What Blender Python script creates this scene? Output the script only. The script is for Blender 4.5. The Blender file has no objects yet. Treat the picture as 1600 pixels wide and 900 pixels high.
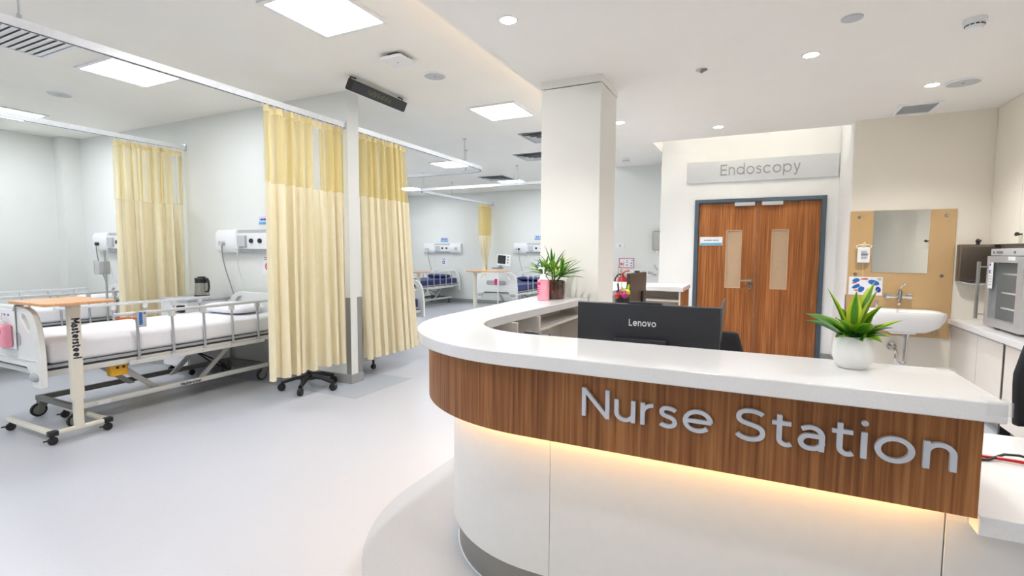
import bpy, bmesh, math, random
from mathutils import Matrix, Vector
random.seed(7)
PI = math.pi
sc = bpy.context.scene
COL = sc.collection

# ------------------------------------------------------------------ camera
YAW, PITCH, ROLL, FPX, CAMH = -0.453742, 0.0706099, -0.00523273, 778.9, 1.4
def camera():
    cy, sy = math.cos(YAW), math.sin(YAW)
    f = Vector((sy, cy, 0)); r = Vector((cy, -sy, 0)); d = Vector((0, 0, -1))
    cp, sp = math.cos(PITCH), math.sin(PITCH)
    f2 = cp*f + sp*d; d2 = cp*d - sp*f
    cr, sr = math.cos(ROLL), math.sin(ROLL)
    r3 = cr*r + sr*d2; d3 = cr*d2 - sr*r
    cam = bpy.data.cameras.new('camera'); o = bpy.data.objects.new('camera', cam); COL.objects.link(o)
    cam.sensor_width = 36; cam.lens = FPX/1600*36; cam.clip_start = 0.02; cam.clip_end = 200
    u = -d3; b = -f2
    o.matrix_world = Matrix(((r3.x, u.x, b.x, 0), (r3.y, u.y, b.y, 0), (r3.z, u.z, b.z, CAMH), (0, 0, 0, 1)))
    sc.camera = o
camera()
# ------------------------------------------------------------------ world and exposure
w = bpy.data.worlds.new('world'); sc.world = w; w.use_nodes = True
w.node_tree.nodes['Background'].inputs[0].default_value = (0.8, 0.85, 0.9, 1)
w.node_tree.nodes['Background'].inputs[1].default_value = 0.3
vs = sc.view_settings
vs.view_transform = 'Standard'; vs.look = 'None'; vs.exposure = 1.0; vs.gamma = 1.0; vs.use_curve_mapping = False
PANEL_E = 15.0          # strength of the square ceiling light panels
DOWN_W = 54.0           # watts of one recessed downlight
COVE_E = 6.5            # warm strip in the ceiling cove
SLOT_E = 75.0           # strip in the ceiling slot over the door wall
DESK_E = 14.0           # warm strip under the desk fascia

# ------------------------------------------------------------------ materials
def lin(c):
    return tuple((x/255/12.92 if x/255 <= 0.04045 else ((x/255+0.055)/1.055)**2.4) for x in c) + (1.0,)
MATS = {}
def mat(name, c, rough=0.5, metal=0.0, var=0.04, scale=30, alpha=1.0, trans=0.0, coat=0.0, bump=0.0, stretch=None, c2=None, spec=0.5, sss=0):
    m = bpy.data.materials.new(name); m.use_nodes = True
    nt = m.node_tree; b = nt.nodes['Principled BSDF']; L = nt.links.new
    tc = nt.nodes.new('ShaderNodeTexCoord'); mp = nt.nodes.new('ShaderNodeMapping'); nz = nt.nodes.new('ShaderNodeTexNoise')
    L(tc.outputs['Object'], mp.inputs[0]); L(mp.outputs[0], nz.inputs[0])
    if stretch: mp.inputs['Scale'].default_value = stretch
    nz.inputs['Scale'].default_value = scale; nz.inputs['Detail'].default_value = 4
    rp = nt.nodes.new('ShaderNodeValToRGB'); L(nz.outputs[0], rp.inputs[0])
    a = lin(c); z = lin(c2) if c2 else tuple(x*(1-var*2) for x in a[:3]) + (1,)
    rp.color_ramp.elements[0].position = 0.32; rp.color_ramp.elements[1].position = 0.68
    rp.color_ramp.elements[0].color = z; rp.color_ramp.elements[1].color = a
    L(rp.outputs[0], b.inputs['Base Color'])
    b.inputs['Roughness'].default_value = rough; b.inputs['Metallic'].default_value = metal
    b.inputs['Alpha'].default_value = alpha; b.inputs['Transmission Weight'].default_value = trans
    b.inputs['Coat Weight'].default_value = coat; b.inputs['Specular IOR Level'].default_value = spec
    if bump:
        bp = nt.nodes.new('ShaderNodeBump'); bp.inputs['Strength'].default_value = bump; bp.inputs['Distance'].default_value = 0.002
        L(nz.outputs[0], bp.inputs['Height']); L(bp.outputs[0], b.inputs['Normal'])
    MATS[name] = m
    return m
def emis(name, c, s):
    m = bpy.data.materials.new(name); m.use_nodes = True
    b = m.node_tree.nodes['Principled BSDF']
    b.inputs['Base Color'].default_value = lin(c); b.inputs['Emission Color'].default_value = lin(c); b.inputs['Emission Strength'].default_value = s
    MATS[name] = m
    return m
def wood(name, c1, c2, c3, sx=1.0):
    m = bpy.data.materials.new(name); m.use_nodes = True
    nt = m.node_tree; b = nt.nodes['Principled BSDF']; L = nt.links.new
    tc = nt.nodes.new('ShaderNodeTexCoord')
    def noise(sc_, st, det):
        mp = nt.nodes.new('ShaderNodeMapping'); L(tc.outputs['Object'], mp.inputs[0]); mp.inputs['Scale'].default_value = st
        n = nt.nodes.new('ShaderNodeTexNoise'); L(mp.outputs[0], n.inputs[0]); n.inputs['Scale'].default_value = sc_; n.inputs['Detail'].default_value = det
        n.inputs['Distortion'].default_value = 0.4
        return n
    n1 = noise(14*sx, (1, 1, 0.05), 5); n2 = noise(95*sx, (1, 1, 0.02), 3)
    mx = nt.nodes.new('ShaderNodeMath'); mx.operation = 'MULTIPLY_ADD'; L(n2.outputs[0], mx.inputs[0]); mx.inputs[1].default_value = 0.64
    ml = nt.nodes.new('ShaderNodeMath'); ml.operation = 'MULTIPLY'; L(n1.outputs[0], ml.inputs[0]); ml.inputs[1].default_value = 0.36
    L(ml.outputs[0], mx.inputs[2])
    rp = nt.nodes.new('ShaderNodeValToRGB'); L(mx.outputs[0], rp.inputs[0])
    e = rp.color_ramp.elements; e[0].position = 0.38; e[0].color = lin(c1); e[1].position = 0.62; e[1].color = lin(c3)
    k = e.new(0.5); k.color = lin(c2)
    L(rp.outputs[0], b.inputs['Base Color']); b.inputs['Roughness'].default_value = 0.42; b.inputs['Specular IOR Level'].default_value = 0.35
    MATS[name] = m
    return m
mat('wall_paint', (231, 233, 230), 0.7, var=0.008, scale=3)
mat('wall_beige', (243, 236, 222), 0.7, var=0.008, scale=3)
mat('column_paint', (240, 238, 232), 0.7, var=0.008, scale=3)
mat('door_wall', (243, 243, 242), 0.7, var=0.008, scale=3)
mat('ceiling_paint', (248, 246, 239), 0.8, var=0.008, scale=3)
mat('ceiling_low', (246, 243, 237), 0.8, var=0.008, scale=3)
mat('floor_vinyl', (190, 192, 200), 0.33, var=0.012, scale=60, spec=0.4)
mat('floor_border', (174, 180, 190), 0.4, var=0.035, scale=140, spec=0.4)
mat('skirting', (160, 160, 158), 0.5)
mat('guard_grey', (146, 144, 142), 0.4)
mat('quartz', (240, 240, 241), 0.14, var=0.025, scale=160, coat=0.2)
mat('panel_white', (230, 231, 231), 0.35, var=0.01)
mat('cabinet_white', (232, 225, 217), 0.4, var=0.01)
mat('steel_kick', (150, 150, 148), 0.35, metal=0.7, var=0.03, stretch=(1, 1, 20))
mat('steel', (176, 174, 170), 0.28, metal=1.0, var=0.04)
mat('bronze', (84, 74, 65), 0.35, metal=0.3)
mat('steel_dark', (128, 117, 106), 0.25, metal=0.6, var=0.04)
mat('chrome', (215, 215, 215), 0.08, metal=1.0, var=0.01)
mat('letter_metal', (214, 219, 229), 0.35, metal=0.15, var=0.02)
mat('sign_plate', (208, 211, 216), 0.3, metal=0.3, var=0.02)
mat('sign_text', (132, 134, 138), 0.4)
mat('alu', (196, 198, 202), 0.35, metal=0.5)
mat('alu_white', (238, 240, 244), 0.3)
mat('slot_dark', (58, 58, 62), 0.6)
def cloth(name, c, through, alpha=1.0):
    # matt woven cloth that lets some light pass from behind
    m = mat(name, c, 0.85, var=0.02, scale=8, alpha=alpha, spec=0.15)
    nt = m.node_tree; b = nt.nodes['Principled BSDF']; out = nt.nodes['Material Output']
    tl = nt.nodes.new('ShaderNodeBsdfTranslucent'); tl.inputs[0].default_value = lin(c); mx = nt.nodes.new('ShaderNodeMixShader'); mx.inputs[0].default_value = through
    nt.links.new(b.outputs[0], mx.inputs[1]); nt.links.new(tl.outputs[0], mx.inputs[2])
    if alpha < 1:
        tr = nt.nodes.new('ShaderNodeBsdfTransparent'); m2 = nt.nodes.new('ShaderNodeMixShader'); m2.inputs[0].default_value = alpha; b.inputs['Alpha'].default_value = 1.0
        nt.links.new(tr.outputs[0], m2.inputs[1]); nt.links.new(mx.outputs[0], m2.inputs[2]); nt.links.new(m2.outputs[0], out.inputs[0])
    else: nt.links.new(mx.outputs[0], out.inputs[0])
cloth('curtain_cloth', (251, 241, 211), 0.2)
cloth('curtain_tape', (246, 230, 180), 0.2)
cloth('curtain_net', (247, 232, 176), 0.3, 0.62)
cloth('curtain_sheer', (244, 232, 196), 0.3, 0.16)
mat('bed_plastic', (232, 234, 232), 0.3, var=0.008, coat=0.1)
mat('bed_metal', (216, 216, 214), 0.35, var=0.01)
mat('bed_grey', (122, 123, 120), 0.45)
mat('bed_slot', (176, 178, 184), 0.35)
mat('rail_alu', (222, 224, 228), 0.28, metal=0.25)
mat('post_alu', (190, 192, 196), 0.3, metal=0.5)
mat('sheet', (240, 240, 246), 0.85, var=0.015, scale=6, bump=0.3)
mat('blue_vinyl', (38, 48, 104), 0.4, var=0.06, scale=8)
mat('dark_under', (52, 52, 54), 0.6)
mat('cream_metal', (226, 221, 206), 0.35, var=0.01)
wood('beech', (206, 152, 104), (214, 162, 114), (222, 174, 126), 0.6)
wood('walnut', (122, 75, 40), (152, 98, 55), (174, 120, 72))
wood('door_wood', (124, 72, 34), (146, 88, 44), (174, 112, 62), 0.9)
mat('black_plastic', (24, 25, 27), 0.4)
mat('black_fabric', (30, 30, 33), 0.8)
mat('monitor_grey', (44, 46, 53), 0.4)
mat('monitor_line', (92, 94, 100), 0.4)
mat('screen', (46, 52, 56), 0.2)
mat('door_frame', (72, 88, 102), 0.4)
mat('frosted', (186, 160, 132), 0.35, var=0.03, scale=40)
mat('frost_edge', (206, 172, 142), 0.4)
mat('white_plastic', (240, 241, 243), 0.35, var=0.006)
mat('grey_plastic', (198, 200, 204), 0.4)
mat('tan_glass', (203, 168, 120), 0.25, var=0.008, coat=0.3)
mat('mirror', (225, 228, 226), 0.01, metal=1.0, var=0.0)
mat('ceramic', (244, 243, 241), 0.12, var=0.004, coat=0.4)
mat('leaf_dark', (46, 104, 34), 0.4, var=0.15, scale=20)
mat('leaf_green', (88, 156, 34), 0.4, var=0.12, scale=20)
mat('leaf_lime', (150, 190, 40), 0.4, var=0.08, scale=20)
mat('leaf_yellow', (206, 218, 50), 0.4, var=0.08, scale=20)
mat('soil', (60, 42, 30), 0.95, var=0.3, scale=80, bump=1)
mat('pot_white', (238, 238, 236), 0.55, var=0.006)
mat('pot_brown', (92, 46, 36), 0.15, var=0.2, scale=14, coat=0.5, c2=(58, 44, 32))
mat('pink_liquid', (246, 158, 178), 0.15, var=0.02, coat=0.5)
mat('pink_dark', (214, 40, 92), 0.4)
mat('red', (200, 26, 30), 0.3)
mat('red_cable', (206, 24, 30), 0.35)
mat('orange', (226, 108, 60), 0.5)
mat('yellow', (236, 178, 36), 0.5)
mat('yellow_bright', (226, 220, 40), 0.5)
mat('blue', (40, 110, 196), 0.4)
mat('blue_deep', (36, 60, 170), 0.4)
mat('sky_blue', (92, 176, 216), 0.4)
mat('card_blue', (204, 214, 240), 0.5)
mat('card_white', (240, 242, 246), 0.5)
mat('ink', (40, 44, 60), 0.6)
mat('ink_grey', (120, 124, 132), 0.6)
mat('led_text', (118, 132, 70), 0.5)
mat('magenta', (176, 30, 120), 0.5)
mat('glass_clear', (225, 232, 232), 0.03, alpha=0.13, var=0.0)
mat('fridge_inner', (128, 132, 134), 0.4)
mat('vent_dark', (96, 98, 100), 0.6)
mat('cable_white', (226, 228, 230), 0.5)
mat('cable_grey', (150, 152, 154), 0.5)
emis('light_panel', (247, 251, 255), PANEL_E)
emis('downlight', (255, 244, 230), 30)
emis('cove_led', (255, 206, 140), COVE_E)
emis('slot_led', (255, 251, 242), SLOT_E)
emis('desk_led', (255, 204, 124), DESK_E)
M = MATS

# ------------------------------------------------------------------ mesh helpers
ORIG = {}
class MB:
    def __init__(s): s.v = []; s.f = []; s.mi = []; s.cur = 0
    def add(s, vs_, fs):
        k = len(s.v); s.v += [Vector(p) for p in vs_]
        for f in fs: s.f.append([k+i for i in f]); s.mi.append(s.cur)
        return s
    def box(s, x0, x1, y0, y1, z0, z1):
        return s.add([(x0, y0, z0), (x1, y0, z0), (x1, y1, z0), (x0, y1, z0), (x0, y0, z1), (x1, y0, z1), (x1, y1, z1), (x0, y1, z1)],
                     [(0, 3, 2, 1), (4, 5, 6, 7), (0, 1, 5, 4), (1, 2, 6, 5), (2, 3, 7, 6), (3, 0, 4, 7)])
    def prism(s, poly, a, b, ax='z'):
        n = len(poly)
        def pt(p, h): return (p[0], p[1], h) if ax == 'z' else ((h, p[0], p[1]) if ax == 'x' else (p[0], h, p[1]))
        return s.add([pt(p, a) for p in poly] + [pt(p, b) for p in poly],
                     [tuple(range(n))[::-1], tuple(range(n, 2*n))] + [(i, (i+1) % n, n+(i+1) % n, n+i) for i in range(n)])
    def plate(s, outline, holes, a, b, ax='y'):
        def pt(p, h): return (p[0], p[1], h) if ax == 'z' else ((h, p[0], p[1]) if ax == 'x' else (p[0], h, p[1]))
        bm = bmesh.new(); es = []
        for lp in [outline] + holes:
            vv = [bm.verts.new((p[0], p[1], 0)) for p in lp]
            es += [bm.edges.new((vv[i], vv[(i+1) % len(vv)])) for i in range(len(vv))]
        bmesh.ops.triangle_fill(bm, use_beauty=True, edges=es, normal=(0, 0, 1))
        bm.verts.index_update()
        P = [(v.co.x, v.co.y) for v in bm.verts]; F = [[v.index for v in f.verts] for f in bm.faces]; bm.free()
        n = len(P); k = 0; side = []
        for lp in [outline] + holes:
            m_ = len(lp); side += [(k+i, k+(i+1) % m_, n+k+(i+1) % m_, n+k+i) for i in range(m_)]; k += m_
        return s.add([pt(p, a) for p in P] + [pt(p, b) for p in P], F + [[n+i for i in f][::-1] for f in F] + side)
    def cyl(s, p0, p1, r0, r1=None, n=16, caps=True):
        r1 = r0 if r1 is None else r1
        p0 = Vector(p0); p1 = Vector(p1); d = (p1-p0).normalized()
        a = d.orthogonal().normalized(); b = d.cross(a)
        vs_ = []
        for p, r in ((p0, r0), (p1, r1)):
            vs_ += [p + r*(math.cos(2*PI*i/n)*a + math.sin(2*PI*i/n)*b) for i in range(n)]
        fs = [(i, (i+1) % n, n+(i+1) % n, n+i) for i in range(n)]
        if caps: fs += [tuple(range(n))[::-1], tuple(range(n, 2*n))]
        return s.add(vs_, fs)
    def tube(s, pts, r, n=8, closed=False):
        pts = [Vector(p) for p in pts]; m_ = len(pts); vs_ = []
        up = None
        for i, p in enumerate(pts):
            t = (pts[min(i+1, m_-1)] - pts[max(i-1, 0)]).normalized()
            if up is None: up = t.orthogonal().normalized()
            up = (up - up.dot(t)*t)
            up = up.normalized() if up.length > 1e-6 else t.orthogonal().normalized()
            b = t.cross(up)
            rr = r[i] if isinstance(r, (list, tuple)) else r
            vs_ += [p + rr*(math.cos(2*PI*k/n)*up + math.sin(2*PI*k/n)*b) for k in range(n)]
        fs = [(i*n+k, i*n+(k+1) % n, (i+1)*n+(k+1) % n, (i+1)*n+k) for i in range(m_-1) for k in range(n)]
        fs += [tuple(range(n))[::-1], tuple(range((m_-1)*n, m_*n))]
        return s.add(vs_, fs)
    def sweep(s, path, prof, closed=False):
        # path: xy points, prof: closed polygon of (offset to the left of travel, z)
        m_ = len(path); n = len(prof); vs_ = []
        for i in range(m_):
            if closed: a = Vector(path[(i-1) % m_]); b = Vector(path[(i+1) % m_])
            else: a = Vector(path[max(i-1, 0)]); b = Vector(path[min(i+1, m_-1)])
            c = Vector(path[i]); d1 = (c-a).normalized() if (c-a).length > 1e-9 else (b-c).normalized()
            d2 = (b-c).normalized() if (b-c).length > 1e-9 else d1
            n1 = Vector((-d1.y, d1.x)); n2 = Vector((-d2.y, d2.x)); nn = n1+n2
            nn = nn/max(nn.dot(n1), 0.3)
            vs_ += [(c.x+nn.x*o, c.y+nn.y*o, z) for o, z in prof]
        rng = range(m_) if closed else range(m_-1)
        fs = [(i*n+k, i*n+(k+1) % n, ((i+1) % m_)*n+(k+1) % n, ((i+1) % m_)*n+k) for i in rng for k in range(n)]
        if not closed: fs += [tuple(range(n))[::-1], tuple(range((m_-1)*n, m_*n))]
        return s.add(vs_, fs)
    def lathe(s, c, prof, n=28):
        c = Vector(c); m_ = len(prof); vs_ = []
        for r, z in prof:
            r = max(r, 1e-4)
            vs_ += [(c.x+r*math.cos(2*PI*i/n), c.y+r*math.sin(2*PI*i/n), c.z+z) for i in range(n)]
        fs = [(j*n+i, j*n+(i+1) % n, (j+1)*n+(i+1) % n, (j+1)*n+i) for j in range(m_-1) for i in range(n)]
        fs += [tuple(range(n))[::-1], tuple(range((m_-1)*n, m_*n))]
        return s.add(vs_, fs)
    def ball(s, c, r, sx=1, sy=1, sz=1, n=14):
        prof = [(math.sin(PI*i/8)*r, -math.cos(PI*i/8)*r) for i in range(9)]
        k = len(s.v); s.lathe((0, 0, 0), prof, n)
        for v in s.v[k:]: v.x = v.x*sx+c[0]; v.y = v.y*sy+c[1]; v.z = v.z*sz+c[2]
        return s
    def grid(s, fn, nu, nv):
        return s.add([fn(i/nu, j/nv) for j in range(nv+1) for i in range(nu+1)],
                     [(j*(nu+1)+i, j*(nu+1)+i+1, (j+1)*(nu+1)+i+1, (j+1)*(nu+1)+i) for j in range(nv) for i in range(nu)])
    def xf(s, mtx, k=0):
        for i in range(k, len(s.v)): s.v[i] = mtx @ s.v[i]
        return s
    def build(s, name, mt, parent=None, bev=0.0, seg=2, smooth=True, origin=None, ang=35, fixn=True):
        o0 = Vector(origin) if origin is not None else (Vector((0, 0, 0)) if parent is None else ORIG.get(parent.name, Vector((0, 0, 0))))
        me = bpy.data.meshes.new(name)
        me.from_pydata([tuple(v-o0) for v in s.v], [], s.f)
        ms = mt if isinstance(mt, (list, tuple)) else [mt]
        for x in ms: me.materials.append(M[x])
        if len(ms) > 1: me.polygons.foreach_set('material_index', s.mi)
        if fixn:
            bm = bmesh.new(); bm.from_mesh(me); bmesh.ops.recalc_face_normals(bm, faces=bm.faces); bm.to_mesh(me); bm.free()
        if smooth:
            me.polygons.foreach_set('use_smooth', [True]*len(me.polygons)); me.set_sharp_from_angle(angle=math.radians(ang))
        me.update()
        o = bpy.data.objects.new(name, me); COL.objects.link(o)
        if parent is None: o.location = o0; ORIG[o.name] = o0
        else:
            o.parent = parent; ORIG[o.name] = o0
        if bev:
            b = o.modifiers.new('bevel', 'BEVEL'); b.width = bev; b.segments = seg; b.limit_method = 'ANGLE'; b.angle_limit = math.radians(40)
        return o
def tag(o, label, cat, group=None):
    o['label'] = label; o['category'] = cat
    if group: o['group'] = group
    return o
def thing(name, label, cat, loc=(0, 0, 0), group=None):
    o = bpy.data.objects.new(name, None); COL.objects.link(o); o.empty_display_size = 0.1
    o.location = loc; ORIG[o.name] = Vector(loc)
    return tag(o, label, cat, group)
def struct(o, label=None):
    o['kind'] = 'structure'
    if label: o['label'] = label
    return o
def copy_tree(o, loc=None, rz=0, label=None, parent=None):
    c = o.copy(); COL.objects.link(c)
    if parent is not None: c.parent = parent
    if loc is not None: c.location = loc; c.rotation_euler = (0, 0, rz)
    if label: c['label'] = label
    for ch in list(o.children): copy_tree(ch, parent=c)
    return c
def share(o, loc, parent):
    c = o.copy(); COL.objects.link(c); c.parent = parent; c.location = loc
    return c
def arc(cx, cy, r, a0, a1, n):
    return [(cx+r*math.cos(math.radians(a0+(a1-a0)*i/n)), cy+r*math.sin(math.radians(a0+(a1-a0)*i/n))) for i in range(n+1)]
def rrect(x0, x1, y0, y1, r, n=5):
    return arc(x1-r, y1-r, r, 0, 90, n) + arc(x0+r, y1-r, r, 90, 180, n) + arc(x0+r, y0+r, r, 180, 270, n) + arc(x1-r, y0+r, r, 270, 360, n)
def bez(p0, p1, p2, p3, n=12):
    out = []
    for i in range(n+1):
        t = i/n; a = (1-t)**3; b = 3*(1-t)**2*t; c = 3*(1-t)*t*t; d = t**3
        out.append(tuple(a*p0[k]+b*p1[k]+c*p2[k]+d*p3[k] for k in range(len(p0))))
    return out

# ------------------------------------------------------------------ stroke lettering (cap height 1)
def glyph(ch, w):
    h = w/2; X = 0.74; r = (X-w)/2; cy = X/2
    def ring(cx, rx, a0=0, a1=360, n=28):
        return [(cx+rx*math.cos(math.radians(a0+(a1-a0)*i/n)), cy+r*math.sin(math.radians(a0+(a1-a0)*i/n))) for i in range(n+1)]
    ro = r*1.08; G = []
    if ch == 'N': W = 0.86; G = [[(h, 0), (h, 1)], [(h*1.1, 0.95), (W-h*1.1, 0.05)], [(W-h, 0), (W-h, 1)]]
    elif ch == 'M': W = 1.0; G = [[(h, 0), (h, 1)], [(h, 0.95), (W/2, 0.3)], [(W/2, 0.3), (W-h, 0.95)], [(W-h, 0), (W-h, 1)]]
    elif ch == 'E': W = 0.66; G = [[(h, 0), (h, 1)], [(0, 1-h), (W, 1-h)], [(0, 0.5), (W*0.93, 0.5)], [(0, h), (W, h)]]
    elif ch == 'L': W = 0.6; G = [[(h, 0), (h, 1)], [(0, h), (W, h)]]
    elif ch == 'l': W = w; G = [[(h, 0), (h, 1.05)]]
    elif ch == 'i': W = w; G = [[(h, 0), (h, X)], ('dot', h, 1.0, w*0.62)]
    elif ch in 'un':
        W = 0.62; rr = W/2-h
        a = [(h, X), (h, rr+h)] + arc(W/2, rr+h, rr, 180, 360, 16)
        G = [a, [(W-h, 0), (W-h, X)]]
        if ch == 'n': G = [[(W-x, X-y) for x, y in s] for s in G]
    elif ch == 'r': W = 0.38; G = [[(h, 0), (h, X)], [(h, 0.34)] + arc(h+0.29, X-h-0.29, 0.29, 175, 88, 10)]
    elif ch == 'o': W = 2*ro+w; G = [ring(ro+h, ro)]
    elif ch == 'c': W = 1.85*ro+w; G = [ring(ro+h, ro, 42, 318)]
    elif ch == 'e': W = 2*ro+w; G = [ring(ro+h, ro, 0, 318), [(h*0.6, cy), (2*ro+w-h*0.6, cy)]]
    elif ch == 'd': W = 2*ro+w; G = [ring(ro+h, ro), [(W-h, 0), (W-h, 1.05)]]
    elif ch == 'p': W = 2*ro+w; G = [ring(ro+h, ro), [(h, -0.26), (h, X)]]
    elif ch == 'a':
        W = 0.57; r2 = 0.2
        G = [[(0.06, X-0.13)] + arc(W-h-0.24, X-h-0.25, 0.25, 115, 0, 10) + [(W-h, 0)],
             [(W-h, 0.43), (0.24, 0.43)] + arc(0.235, 0.245, 0.185, 90, 270, 12) + [(0.3, 0.06)] + arc(0.3, 0.29, 0.23, 280, 352, 6)]
    elif ch == 's':
        W = 0.5
        G = [[(W-0.05, X-0.15)] + bez((W-0.05, X-0.15), (W*0.7, X-h*0.75), (h, X-h*0.4), (h*1.1, X*0.73), 10)[1:] +
             bez((h*1.1, X*0.73), (h, X*0.46), (W-h, X*0.6), (W-h, X*0.29), 12)[1:] + bez((W-h, X*0.29), (W-h, h*0.5), (W*0.3, h*0.6), (0.04, 0.14), 10)[1:]]
    elif ch == 'S':
        W = 0.72
        G = [[(W-0.07, 0.84)] + bez((W-0.07, 0.84), (W*0.7, 1.0-h*0.4), (h, 1.0-h*0.3), (h*1.1, 0.74), 12)[1:] +
             bez((h*1.1, 0.74), (h, 0.44), (W-h, 0.6), (W-h, 0.27), 14)[1:] + bez((W-h, 0.27), (W-h, 0), (W*0.25, 0.0), (0.045, 0.19), 12)[1:]]
    elif ch == 't': W = 0.46; G = [[(0.17, 0.93), (0.17, 0.22)] + arc(0.34, 0.22, 0.17, 180, 290, 10) + [(0.45, 0.09)], [(0, X-h*0.85), (0.44, X-h*0.85)]]
    elif ch == 'v': W = 0.62; G = [[(h*0.9, X), (W/2, 0.04)], [(W/2, 0.04), (W-h*0.9, X)]]
    elif ch == 'y': W = 0.62; G = [[(h*0.9, X), (W/2+0.02, 0.03)], [(W-h*0.9, X), (W/2-0.06, -0.17)] + [(W/2-0.13, -0.22), (0.06, -0.19)]]
    else: W = 0.3
    return W, G
def letter_mesh(ch, w, depth, size):
    W, G = glyph(ch, w); mb = MB()
    for gi, st in enumerate(G):
        dz = depth + gi*0.0003
        if st and st[0] == 'dot':
            mb.prism([(st[1]+st[3]*math.cos(2*PI*i/20), st[2]+st[3]*math.sin(2*PI*i/20)) for i in range(20)], 0, dz/size)
            continue
        q = [st[0]]
        for p in st[1:]:
            if (Vector(p)-Vector(q[-1])).length > 1e-4: q.append(p)
        closed = len(q) > 4 and (Vector(q[0])-Vector(q[-1])).length < 1e-3
        if closed: q = q[:-1]
        mb.sweep(q, [(-w/2, 0), (w/2, 0), (w/2, dz/size), (-w/2, dz/size)], closed)
    return W, mb
def lettering(text, parent, size, pos, xdir, ydir, depth, mt, w=0.125, gap=0.16, space=0.34, widen=1.0, width=None, part='letter'):
    # flat letters standing on a plane: xdir reading direction, ydir up
    xd = Vector(xdir).normalized(); yd = Vector(ydir).normalized(); nd = xd.cross(yd)
    tot = 0; gl = []
    for ch in text:
        if ch == ' ': tot += space*widen; gl.append(None); continue
        W, mb = letter_mesh(ch, w, depth, size); gl.append((W, mb, tot, ch)); tot += W*widen + gap
    tot -= gap
    k = size*widen if width is None else width/tot*widen
    kx = k/widen
    base = Vector(pos)
    for g in gl:
        if g is None: continue
        W, mb, off, ch = g
        for i, v in enumerate(mb.v): mb.v[i] = base + xd*((off+v.x*widen)*kx) + yd*(v.y*size) + nd*(v.z*size)
        mb.build(part, mt, parent, smooth=False)

# ================================================================== THE SETTING
ZC, ZL = 3.04, 2.76            # ward ceiling, lower ceiling over the station
XL, XR, YB, YF = -9.3, 2.3, -4.0, 12.0
YD, YS, XS = 7.1, 6.2, 0.86     # door wall, sink wall, corner between them
YP0, YP1, XP = 3.94, 4.10, -3.81  # partition
DC = (-0.765, 2.34)             # centre of the rounded desk corner

floor = struct(MB().box(XL-0.2, XR+0.2, YB-0.2, YF+0.2, -0.1, 0).build('floor', 'floor_vinyl', smooth=False))
b = MB()
ring = [(0.9, 1.25)] + [(DC[0]+1.05*math.cos(math.radians(a)), DC[1]+1.05*math.sin(math.radians(a))) for a in range(268, 178, -6)] + [(-1.815, 6.9), (-1.2, 6.9), (-1.2, 3.9), (-1.3, 2.4), (-0.8, 1.9), (0.9, 1.8)]
ring[0] = (0.9, DC[1]-1.05)
b.prism(ring, 0.0, 0.0015)
b.prism([(-3.39, 3.55), (-3.39, 4.42), (XL, 4.42), (XL, 3.55)], 0.0, 0.0015)
b.prism([(XL, 11.6), (-2.0, 11.6), (-2.0, 12.0), (XL, 12.0)], 0.0, 0.0015)
b.build('border_strip', 'floor_border', floor, smooth=False)
c = struct(MB().box(XL-0.2, XR+0.2, YB-0.2, YF+0.2, ZC, ZC+0.12).build('ceiling', 'ceiling_paint', smooth=False))
m = MB()
m.prism([(-1.69, YB), (XR, YB), (XR, 6.37), (-1.2, 6.37), (-1.2, 7.9), (-2.05, 7.9), (-2.05, 6.6), (-1.69, 6.6)], ZL, ZL+0.02)
c2 = struct(m.build('ceiling_dropped', 'ceiling_low', smooth=False))
MB().box(-1.69, -1.68, YB, 6.5, ZL+0.02, ZL+0.04).build('upstand', 'ceiling_low', c2, smooth=False)
MB().box(-1.2, XR, 6.355, 6.37, ZL+0.02, ZL+0.035).build('upstand', 'ceiling_low', c2, smooth=False)
MB().box(-1.64, -1.60, YB+0.1, 6.4, ZL+0.022, ZL+0.03).build('led_strip', 'cove_led', c2, smooth=False)
MB().box(-1.15, 0.84, 6.31, 6.34, ZL+0.022, ZL+0.03).build('led_strip', 'slot_led', c2, smooth=False)
struct(MB().box(XL-0.15, XL, YB, YF, 0, ZC).build('wall_left', 'wall_paint', smooth=False))
struct(MB().box(XL, XR, YF, YF+0.15, 0, ZC).build('wall_far', 'wall_paint', smooth=False))
struct(MB().box(XL, XR+0.15, YB-0.15, YB, 0, ZC).build('wall_back', 'wall_paint', smooth=False))
struct(MB().box(-1.1995, -1.187, 6.371, YD-0.001, ZL, ZC-0.001).build('trim_4', 'door_wall', smooth=False))
wr = struct(MB().box(XR, XR+0.15, YB, 7.3, 0, ZC).build('wall_right', 'wall_beige', smooth=False))
struct(MB().box(XL, XP, YP0, YP1, 0, ZC).build('wall_partition', 'wall_paint', smooth=False))
struct(MB().box(XL, -9.07, YP0-0.22, YP0, 0, ZC).build('wall_pilaster', 'wall_paint', smooth=False))
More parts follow.
